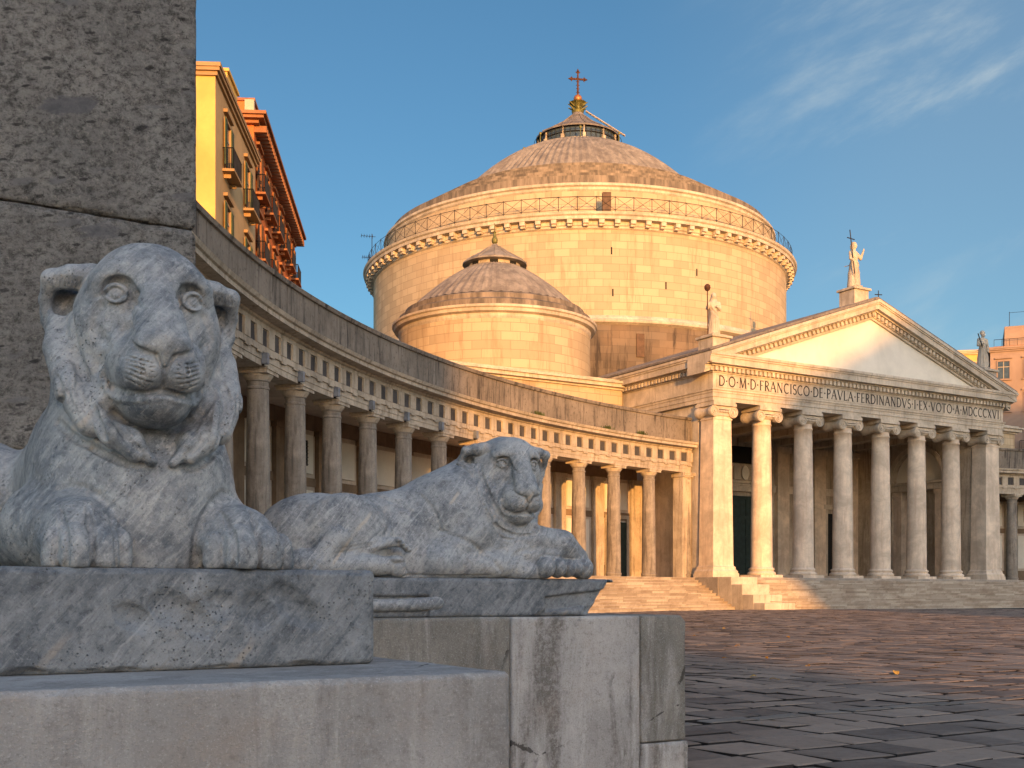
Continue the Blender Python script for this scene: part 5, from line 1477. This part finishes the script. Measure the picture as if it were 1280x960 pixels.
    b.build('lantern_roof', M_LEAD, la)
    b = MB(); b.lathe([(0.55, 48.7), (0.62, 48.9), (0.45, 49.0), (0.42, 49.3), (0.62, 49.6), (0.85, 49.75), (0.5, 49.8)], 20, c)
    for k in range(8):
        a = 2*math.pi*k/8
        for z in (49.25, 49.62): b.tube((c[0]+0.4*math.cos(a), c[1]+0.4*math.sin(a), z-0.2), (c[0]+0.98*math.cos(a), c[1]+0.98*math.sin(a), z+0.12), 0.13, 0.04, n=5)
    b.build('leafy_finial', M_VERD, la)
    b = MB(); b.lathe([(0.0, 49.75)]+[(0.42*math.sin(math.pi*q/12), 50.15-0.42*math.cos(math.pi*q/12)) for q in range(1, 12)]+[(0.0, 50.57)], 20, c); b.build('copper_ball', M_COPPER, la, smooth=True)
    church_cross(c, 50.5, 2.35, la, M_RUST, 0.11, True)
    b = MB(); e0 = Vector((c[0]+0.6, c[1]-0.5, 48.9)); e1 = Vector((c[0]+4.0, c[1]-2.4, 46.5)); q = Vector((0.2, 0.33, 0)).normalized()*0.13
    for g in (-1, 1): b.tube(e0+q*g, e1+q*g, 0.05, n=5)
    for k in range(12): p = e0.lerp(e1, (k+0.5)/12); b.tube(p-q, p+q, 0.035, n=5)
    b.build('ladder', M_LIME2, la)
    # hatch box on the walkway and shuttered vents in the drum base
    for (ang, r, z0, z1, w, nm) in ((-117.6, 20.4, 32.3, 33.9, 0.7, 'walkway_hatch'), (-109.5, 20.05, 20.7, 22.6, 0.65, 'drum_vent')):
        M = Matrix.Translation((c[0], c[1], 0)) @ Matrix.Rotation(math.radians(ang), 4, 'Z'); b = MB(M); b.box(r-0.3, r+0.12, -w/2, w/2, z0, z1); b.build(nm, M_BROWNSH, dr)
    for k, (ang, z) in enumerate(((-136.5, 28.0), (-116.3, 29.0), (-116.0, 25.6), (-94.6, 27.8), (-103, 26.4), (-150, 26.0))):
        M = Matrix.Translation((c[0], c[1], 0)) @ Matrix.Rotation(math.radians(ang), 4, 'Z'); b = MB(M); b.box(19.9, 20.015, -0.06, 0.06, z, z+0.6); b.build('drum_slit', M_BLACK, dr)
    # chapel domes
    for cs in ((-6.1, 17.7), (35.3, 17.7)):
        b = MB(); b.lathe([(7.15, 16.4), (7.15, 20.6)], 80, cs, uvr=7.15); d = b.build('chapel_drum', M_ASHLAR, CH, smooth=True)
        b = MB(); b.lathe([(7.15, 20.4), (7.22, 20.55), (7.22, 20.75), (7.5, 20.85), (7.55, 21.05), (7.66, 21.12), (7.66, 21.28), (7.2, 21.36)], 96, cs); b.build('chapel_cornice', M_LIME, d)
        b = MB(); pr = [(7.25, 21.34), (7.2, 21.75), (6.75, 21.95), (6.7, 22.3), (6.15, 22.52)]
        b.lathe(pr, 80, cs); b.build('chapel_skirt', M_SKIRT, d)
        n2 = 56; vs = []; fs = []; pr = []
        for q in range(13):
            r = 6.25-(6.25-2.0)*q/12; pr.append((r, 25.75-0.52*(r-2.0)-0.056*(r-2.0)**2))
        for r, z in pr:
            for i in range(n2*2):
                a = math.pi*i/n2; k = 1.0 if i % 2 == 0 else 0.992
                vs.append((cs[0]+r*k*math.cos(a), cs[1]+r*k*math.sin(a), z-(0 if i % 2 == 0 else 0.04)))
        m2 = n2*2
        for k in range(len(pr)-1):
            for i in range(m2): fs.append((k*m2+i, k*m2+(i+1) % m2, (k+1)*m2+(i+1) % m2, (k+1)*m2+i))
        b = MB(); b.add(vs, fs); b.build('chapel_dome', M_DOME, d)
        b = MB(); b.lathe([(2.2, 25.3), (2.0, 25.5), (1.95, 26.0)], 32, cs); ln = b.build('chapel_lantern', M_LIME2, d)
        b = MB()
        for k in range(8):
            a = 2*math.pi*(k+.3)/8; M = Matrix.Translation((cs[0], cs[1], 0)) @ Matrix.Rotation(a, 4, 'Z'); b.M = M; b.box(1.9, 1.99, -0.3, 0.3, 25.68, 25.94)
        b.M = None; b.build('lantern_window', M_BLACK, ln)
        b = MB(); b.lathe([(1.9, 25.94), (2.42, 26.0), (2.40, 26.12), (1.3, 26.78), (0.4, 27.38), (0.2, 27.6)], 36, cs)
        for k in range(12):
            a = 2*math.pi*k/12; p = lambda z, r: (cs[0]+r*math.cos(a), cs[1]+r*math.sin(a), z)
            b.tube(p(26.14, 2.38), p(26.80, 1.3), 0.045, n=4); b.tube(p(26.80, 1.3), p(27.41, 0.4), 0.045, n=4)
        b.build('chapel_lantern_roof', M_DOME, ln)
        b = MB(); b.lathe([(0.2, 27.55), (0.12, 27.62), (0.22, 27.75), (0.24, 27.95), (0.12, 28.2), (0.10, 28.45), (0.14, 28.5), (0.04, 28.6), (0.03, 29.2)], 12, cs); b.build('finial_ball', M_VERD, ln)
        if cs[0] > 0: church_cross(cs, 28.5, 1.2, ln, M_IRON, 0.05, False)
def church_cross(c, z, h, parent, mat, r, fancy):
    b = MB(); u = Vector((0.93, -0.36, 0)).normalized()
    o = Vector((c[0], c[1], z))
    b.tube(o, o+Vector((0, 0, h)), r, r*0.8, n=6)
    a = o+Vector((0, 0, h*0.68)); w = h*0.30
    b.tube(a-u*w, a+u*w, r*0.9, n=6)
    if fancy:
        for p, d in ((a-u*w, -u), (a+u*w, u), (o+Vector((0, 0, h)), Vector((0, 0, 1)))):
            b.tube(p-d*0.05, p+d*0.28, r*1.5, r*0.2, n=6)
            for q in (-1, 1):
                s = Vector((0, 0, 1)) if abs(d.z) < 0.5 else u
                b.tube(p-d*0.15, p-d*0.05+s*q*0.24, r*0.8, r*0.3, n=5)
        for q in range(5): b.tube(o+Vector((0, 0, 0.3+q*0.35))-u*0.18, o+Vector((0, 0, 0.3+q*0.35))+u*0.18, r*0.35, n=4)
    b.build('cross', mat, parent)
def dome_mat(name, base, alt):
    m = MAT(name, rough=0.75, spec=0.25); v = m.coord('Object')
    mp = m.coord2((0, 0, 0), (1.3, 1.3, 0.2)); n = m.noise(mp, 0.9, 8, 0.7, 0.3); f = m.noise(v, 4, 7, 0.7)
    c = m.mix(m.rng(n, 0.35, 0.68), base, alt)
    c = m.mix(m.rng(f, 0.55, 0.75, 0, 0.5), c, (0.07, 0.055, 0.045, 1))
    m.color(c); m.bump(f, 0.3, 0.03); return m.m
M_DOME = dome_mat('dome_sheeting', (0.17, 0.145, 0.12, 1), (0.33, 0.285, 0.23, 1))
M_SKIRT = dome_mat('dome_skirt_stone', (0.10, 0.083, 0.065, 1), (0.29, 0.235, 0.175, 1))
build_domes()

# ------------------------------------------------------------------ statues on the roof
def statue_mesh(kind):
    S = SDF()
    # robe: tapering, with fold grooves; one continuous figure 2.9 m tall, facing -y
    S.chain([(0, 0, 0.10), (0.02, 0.02, 0.9), (0, 0, 1.55)], [0.44, 0.36, 0.29], k=0.1)
    S.ell((0, 0, 2.05), (0.34, 0.24, 0.40), k=0.12)
    S.ell((0, 0.0, 2.30), (0.40, 0.20, 0.15), k=0.08)
    S.cone((0, 0, 2.35), (0, -0.03, 2.62), 0.10, 0.10, k=0.05)
    S.ell((0, -0.04, 2.76), (0.165, 0.185, 0.22), k=0.02)
    S.ell((0, -0.225, 2.74), (0.025, 0.035, 0.05), k=0.02)
    for g in (-1, 1): S.ell((g*0.06, -0.215, 2.80), (0.03, 0.03, 0.018), k=0.02, op='-')
    S.line([(-0.05, 2.665), (0.05, 2.665)], 0.008, k=0.01)
    if kind == 'veil':
        S.chain([(0, 0.08, 2.88), (0.0, 0.17, 2.5), (0, 0.20, 2.0), (0, 0.22, 1.0)], [0.19, 0.26, 0.34, 0.34], k=0.08)
        S.chain([(-0.36, 0, 2.28), (-0.50, -0.08, 1.90), (-0.46, -0.22, 2.05)], [0.13, 0.11, 0.075], k=0.05); hands = [(-0.46, -0.24, 2.10)]
        S.chain([(0.36, 0, 2.28), (0.40, -0.12, 1.85), (0.12, -0.33, 1.98)], [0.13, 0.11, 0.075], k=0.05); hands += [(0.10, -0.35, 1.99)]
    elif kind == 'raised':
        S.ell((0, 0.02, 2.95), (0.17, 0.17, 0.08), k=0.02); S.ell((0, 0.08, 2.72), (0.19, 0.17, 0.26), k=0.04)
        S.chain([(0.36, 0, 2.28), (0.62, -0.10, 2.02), (0.66, -0.28, 2.45)], [0.13, 0.10, 0.065], k=0.05); hands = [(0.67, -0.30, 2.52)]
        S.chain([(-0.36, 0, 2.28), (-0.52, -0.10, 1.85), (-0.48, -0.26, 1.72)], [0.13, 0.10, 0.07], k=0.05); hands += [(-0.50, -0.28, 1.70)]
    else:
        S.ell((0, 0.02, 2.84), (0.18, 0.19, 0.18), k=0.03); S.ell((0, -0.17, 2.60), (0.10, 0.08, 0.13), k=0.03)
        S.chain([(-0.36, 0, 2.28), (-0.46, -0.06, 1.85), (-0.30, -0.28, 1.95)], [0.13, 0.11, 0.075], k=0.05); hands = [(-0.28, -0.30, 1.97)]
        S.chain([(0.36, 0, 2.28), (0.48, -0.02, 1.80), (0.44, -0.14, 1.42)], [0.13, 0.10, 0.07], k=0.05); hands += [(0.44, -0.16, 1.36)]
    for hx, hy, hz in hands:
        S.ell((hx, hy, hz), (0.06, 0.05, 0.085), k=0.03)
        for q in range(4): S.cone((hx-0.045+0.03*q, hy-0.01, hz+0.05), (hx-0.055+0.036*q, hy-0.035, hz+0.15-0.02*abs(q-1.5)), 0.018, 0.013, k=0.008)
        S.cone((hx+0.05, hy, hz-0.01), (hx+0.10, hy-0.03, hz+0.06), 0.02, 0.014, k=0.01)
    # drapery
    rnd = random.Random({'veil': 1, 'raised': 2, 'plain': 3}[kind])
    for q in range(9):
        x = -0.34+0.085*q
        S.line([(x*0.8+rnd.uniform(-.03, .03), 1.55), (x+rnd.uniform(-.04, .04), 0.9), (x*1.12, 0.04)], [0.012, 0.032, 0.042], k=0.04, step=0.12)
    S.line([(-0.28, 2.20), (-0.02, 1.75), (0.26, 1.45)], [0.03, 0.045, 0.035], k=0.04, op='+', step=0.1)
    S.line([(-0.30, 1.98), (-0.05, 1.60), (0.24, 1.30)], [0.02, 0.035, 0.03], k=0.04, step=0.1)
    S.line([(-0.30, 1.70), (0.0, 1.35), (0.28, 1.10)], [0.02, 0.03, 0.03], k=0.04, op='+', step=0.1)
    S.line([(0.22, 1.50), (0.30, 0.9), (0.30, 0.3)], [0.03, 0.05, 0.05], k=0.05, op='+', step=0.1)
    for g in (-1, 1): S.ell((g*0.16, -0.42, 0.06), (0.09, 0.14, 0.07), k=0.03)
    S.box((0, 0, -0.3), (2, 2, 0.3), 0.0, op='-', k=0.001)
    r = 0.034
    return S.mesh(np.arange(-0.85, 0.90, r), np.arange(-0.70, 0.65, r), np.arange(-0.03, 3.12, r), block=6)
def build_statues():
    for kind, (s, t), zb, face, label in (
        ('veil', (0.55, 0.6), 17.05, -25, 'hooded stone statue holding a round-headed staff on the left corner of the portico roof'),
        ('raised', (14.25, 1.3), 22.05, 10, 'stone statue with a tall cross and raised hand on the pediment peak'),
        ('plain', (27.3, 0.4), 17.45, -10, 'bearded robed stone statue on the right corner of the portico roof')):
        w = W(s, t, 0)
        root = empty('roof_statue', (w.x, w.y, zb), YAW+math.radians(face), label=label, cat='statue', group='statues on the portico roof')
        b = MB(); ph = 1.15 if kind != 'raised' else 1.25
        b.box(-0.72, 0.72, -0.72, 0.72, -0.3, ph-0.2); b.box(-0.86, 0.86, -0.86, 0.86, ph-0.2, ph-0.04); b.box(-0.6, 0.6, -0.6, 0.6, ph-0.038, ph+0.06)
        pl = b.build('statue_base', M_LIME, root, bevel=0.02); pl.rotation_euler = (0, 0, -math.radians(face))
        X, Q = statue_mesh(kind); sc = {'veil': 0.92, 'raised': 1.10, 'plain': 1.0}[kind]; X = X*sc; X[:, 2] += ph+0.06
        sdf_object('figure', X, Q, M_LIME, root)
        z = ph+0.06
        if kind == 'veil':
            b = MB(); b.tube((-0.50, -0.34, z), (-0.52, -0.30, z+2.85), 0.035, n=6)
            b.lathe([(0.0, z+2.78), (0.15, z+2.88), (0.21, z+3.02), (0.19, z+3.18), (0.09, z+3.27), (0.0, z+3.29)], 12, (-0.52, -0.30)); b.build('staff', M_RUST, root)
        elif kind == 'raised':
            b = MB(); a = Vector((-0.48, -0.38, z+0.9)); e = Vector((-0.66, -0.10, z+4.05)); b.tube(a, e, 0.04, n=6)
            m = a.lerp(e, 0.80); b.tube(m+Vector((-0.28, 0.12, 0.05)), m+Vector((0.28, -0.12, -0.05)), 0.035, n=6); b.build('held_cross', M_IRON, root)
        else:
            b = MB(); b.tube((-0.30, -0.34, z+1.6), (-0.62, -0.20, z+2.7), 0.04, n=6); b.build('short_staff', M_IRON, root)
build_statues()
def antenna():
    w = W(14.6-20.3*math.cos(math.radians(12)), 37.1+20.3*math.sin(math.radians(-12)), 0)
    w = Vector(((465-640)/1450*109.0, 109.0, 32.2))
    root = empty('tv_antenna', w, 0.3, label='thin television antenna mast at the left edge of the big drum', cat='antenna')
    b = MB(); b.tube((0, 0, 0), (0, 0, 3.0), 0.035, n=5); b.build('mast', M_IRON, root)
    for z, L, k in ((2.75, 1.0, 5), (0.75, 0.9, 7)):
        b = MB(); b.tube((-L, 0, z), (0.35, 0, z), 0.022, n=4)
        for q in range(k): x = -L+q*(L+0.3)/k; b.tube((x, -0.35+0.03*q, z), (x, 0.35-0.03*q, z), 0.015, n=4); b.tube((x, 0, z-0.18), (x, 0, z+0.18), 0.015, n=4)
        b.build('antenna_boom', M_IRON, root)
antenna()
BD = 0.55
# ------------------------------------------------------------------ town buildings
def house(name, p0, p1, depth, z1, wall_mat, label, rows, cols, z_rows, shutter, group=None, trim=M_TRIM, side_mat=None, cornice=0.7, brackets=False, balcony=(), win=(1.1, 2.2), roof=M_TERRA, z0=0.3, skip=()):
    """facade from p0 to p1 (xy), body behind it to the left of p0->p1 direction turned +90; local x along facade, y = into body"""
    d = Vector((p1[0]-p0[0], p1[1]-p0[1], 0)); L = d.length; rz = math.atan2(d.y, d.x)
    root = empty(name, (p0[0], p0[1], 0), rz, label=label, cat='building', group=group)
    b = MB(); b.box(0, L, 0, depth, z0, z1)
    if side_mat: 
        me = b.build('walls', [wall_mat, side_mat], root)
        for p in me.data.polygons:
            if p.normal.x < -0.5 or p.normal.x > 0.5: p.material_index = 1
        w = me
    else: w = b.build('walls', wall_mat, root)
    b = MB(); b.box(-cornice*0.4, L+cornice*0.4, -cornice*0.4, depth+0.2, z1, z1+0.18); b.box(-cornice*0.8, L+cornice*0.8, -cornice*0.8, depth+0.3, z1+0.182, z1+0.34); b.box(-cornice, L+cornice, -cornice, depth+0.4, z1+0.342, z1+0.52); c = b.build('roof_cornice', trim, root)
    if brackets:
        x = 0.1
        while x < L: MB().box(x, x+0.22, -cornice*0.9, 0.0, z1-0.35, z1-0.002).build('cornice_bracket', trim, c); x += 0.55
    b = MB(); b.box(0.4, L-0.4, 0.4, depth-0.4, z1+0.52, z1+0.72); b.build('roof', roof, root)
    for j, zr in enumerate(z_rows):
        for i in range(cols):
            if (i, j) in skip: continue
            x = L*(i+0.5)/cols; ww, wh = win
            b = MB(); b.box(x-ww/2, x+ww/2, -0.01, 0.02, zr, zr+wh); f = b.build('window', M_GLASS, w)
            b = MB(); t = 0.13
            b.box(x-ww/2-t, x-ww/2, -0.10, 0.01, zr-0.1, zr+wh+t); b.box(x+ww/2, x+ww/2+t, -0.10, 0.01, zr-0.1, zr+wh+t); b.box(x-ww/2, x+ww/2, -0.10, 0.01, zr+wh, zr+wh+t)
            b.box(x-ww/2-0.3, x+ww/2+0.3, -0.20, 0.01, zr+wh+0.3, zr+wh+0.45); b.box(x-ww/2-0.25, x+ww/2+0.25, -0.2, 0.01, zr-0.22, zr-0.102)
            b.build('window_frame', trim, f)
            b = MB(); b.box(x-0.035, x+0.035, -0.03, -0.011, zr, zr+wh); b.box(x-ww/2, x+ww/2, -0.032, -0.012, zr+wh*0.66, zr+wh*0.70); b.build('glazing_bars', M_TRIM, f)
            for g in (-1, 1):
                if shutter:
                    b = MB(); b.box(x+g*(ww*0.75)-ww*0.22, x+g*(ww*0.75)+ww*0.22, -0.14, -0.105, zr, zr+wh)
                    for q in range(int(wh/0.11)): b.box(x+g*(ww*0.75)-ww*0.19, x+g*(ww*0.75)+ww*0.19, -0.155, -0.1402, zr+q*0.11, zr+q*0.11+0.07)
                    b.build('shutter', shutter, f)
            if j in balcony:
                b = MB(); b.box(x-ww/2-0.55, x+ww/2+0.55, -BD, 0, zr-0.34, zr-0.225); b.box(x-ww/2-0.2, x-ww/2-0.1, -BD*0.6, 0, zr-0.55, zr-0.342); b.box(x+ww/2+0.1, x+ww/2+0.2, -BD*0.6, 0, zr-0.55, zr-0.342)
                bl = b.build('balcony', trim, w)
                b = MB(); hw = ww/2+0.5
                for q in range(15):
                    xx = x-hw+2*hw*q/14; b.tube((xx, -BD+0.05, zr-0.22), (xx, -BD+0.05, zr+0.75), 0.018, n=4)
                for g in (-1, 1):
                    for q in range(6): b.tube((x+g*hw, -(BD-0.05)*(1-q/6), zr-0.22), (x+g*hw, -(BD-0.05)*(1-q/6), zr+0.75), 0.018, n=4)
                    b.tube((x+g*hw, -BD+0.05, zr+0.75), (x+g*hw, 0, zr+0.75), 0.03, n=4)
                b.tube((x-hw, -BD+0.05, zr+0.75), (x+hw, -BD+0.05, zr+0.75), 0.03, n=4)
                b.build('balcony_railing', M_IRON, bl)
    return root, w, L
# yellow house: its street side faces right (+x); facade runs away from us
yh, yw, yl = house('yellow_house', (-13.3, 52.0), (-13.95, 63.0), 16, 24.6, M_OCH, 'yellow house rising behind the colonnade beside the stone pier', 2, 2, (9.2, 13.3, 17.4, 21.3), M_GREENSH, side_mat=M_YEL, balcony=(3,), cornice=0.28, trim=M_OCT)
b = MB(); b.box(5.6, 8.4, 0.5, 2.4, 25.1, 27.3); b.box(5.5, 8.5, 0.4, 2.5, 27.3, 27.45); b.build('rooftop_room', M_YEL, yh)
b = MB(); b.box(2.0, 2.9, 6.0, 7.4, 25.1, 26.6); b.build('chimney', M_YEL, yh)
oh, ow, ol = house('orange_house', (-14.15, 63.6), (-15.85, 84.7), 16, 27.1, M_ORA, 'orange house with dark bracketed cornice and balconies beyond the yellow one', 2, 6, (8.0, 12.2, 16.3, 20.2, 23.9), M_BROWNSH, side_mat=M_ORA, balcony=(1, 2, 3, 4), brackets=True, cornice=0.75, trim=M_ORT)
b = MB(); b.prism([(0.5, 27.6), (8.0, 27.6), (8.0, 28.6), (0.5, 28.6)], 0.1, 3.2); pr = b.build('rooftop_room', M_ORA, oh)
b = MB(); b.prism([(0.4, 28.6), (8.1, 28.6), (8.1, 28.75), (0.4, 28.75)], 0.0, 3.4); b.build('rooftop_slab', M_TERRA, oh)
b = MB(); b.box(0.0, 0.4, 0.0, 0.5, 27.62, 28.5); b.build('chimney', M_TRIM, oh)
for k in range(3):
    b = MB(); x = 2.5+k*5; b.tube((x, 0.6, 27.7), (x, 0.6, 29.2), 0.03, n=5); b.tube((x-0.5, 0.6, 29.0), (x+0.5, 0.6, 29.0), 0.02, n=4); b.tube((x-0.3, 0.6, 28.7), (x+0.3, 0.6, 28.7), 0.02, n=4); b.build('aerial', M_IRON, oh)
# houses to the right beyond the portico: facades look back towards the square
ph, pw, pl = house('pink_house', (53.6, 130.0), (69.0, 124.0), 14, 28.4, M_PNK, 'pink plastered house at the right edge behind the portico, with a balcony storey', 4, 6, (9.2, 13.4, 17.6, 21.8, 25.4), None, balcony=(2,), cornice=0.4, win=(1.2, 1.9), trim=M_PNK)
b = MB(); b.box(1.5, 15, 1.0, 8, 29.1, 31.4); b.build('rooftop_room', M_PNK, ph)
b = MB(); b.box(3.6, 8.0, 0.95, 1.0, 29.6, 31.0); b.build('rooftop_window', M_GLASS, ph)
b = MB()
for k in range(20): b.tube((0.4+k*0.8, 0.5, 28.9), (0.4+k*0.8, 0.5, 29.9), 0.02, n=4)
b.tube((0.4, 0.5, 29.9), (15.6, 0.5, 29.9), 0.03, n=4)
for k in range(4): b.tube((2.0+k*4, 0.9, 31.4), (2.0+k*4, 0.9, 33.0), 0.03, n=4)
b.tube((2.0, 0.9, 32.9), (14.0, 0.9, 32.9), 0.02, n=4); b.build('terrace_railing', M_IRON, ph)
house('ochre_house', (56.5, 152.0), (68.5, 150.0), 12, 32.6, M_YEL, 'ochre house seen in a gap between the portico roof and the pink house', 3, 4, (16, 20.5, 25.0, 29.0), M_BROWNSH, cornice=0.5)
# street plants on the pink house terrace
# ------------------------------------------------------------------ across the square behind us: the long palace and its neighbour, which cast the evening shade
QX, QY = 0.979, 0.205; PX, PY = -0.205, 0.979
def qp(q, p): return (q*QX+p*PX, q*QY+p*PY)
def far_block(q0, q1, p, z1, label, mat, gable=None, rows=(3, 9, 15, 20)):
    a = qp(q1, p); c = qp(q0, p)               # facade looks towards the square, so it runs right to left
    r, w, L = house('palace_block' if gable is None else 'town_house', a, c, 18, z1, mat, label, 4, max(3, int((q1-q0)/7)), rows, M_BROWNSH, cornice=0.0001, z0=-0.5)
    return r, L
far_block(-70, 9.3, -200, 39.8, 'long red palace front across the square behind the camera', M_ORA)
r, L = far_block(34.0, 52.4, -200, 40.2, 'pale gabled town house behind the camera, right of the palace', M_TRIM, gable=True)
b = MB(); b.prism([(0, 40.7), (18.4, 40.7), (18.4, 41.2), (0.0, 52.2)], 0.1, 17.5); b.build('sloping_roof', M_TERRA, r)
far_block(52.0, 135, -200, 52.0, 'tall ochre town block behind the camera at the far right', M_YEL, gable=True, rows=(3, 9, 15, 20, 26, 31))
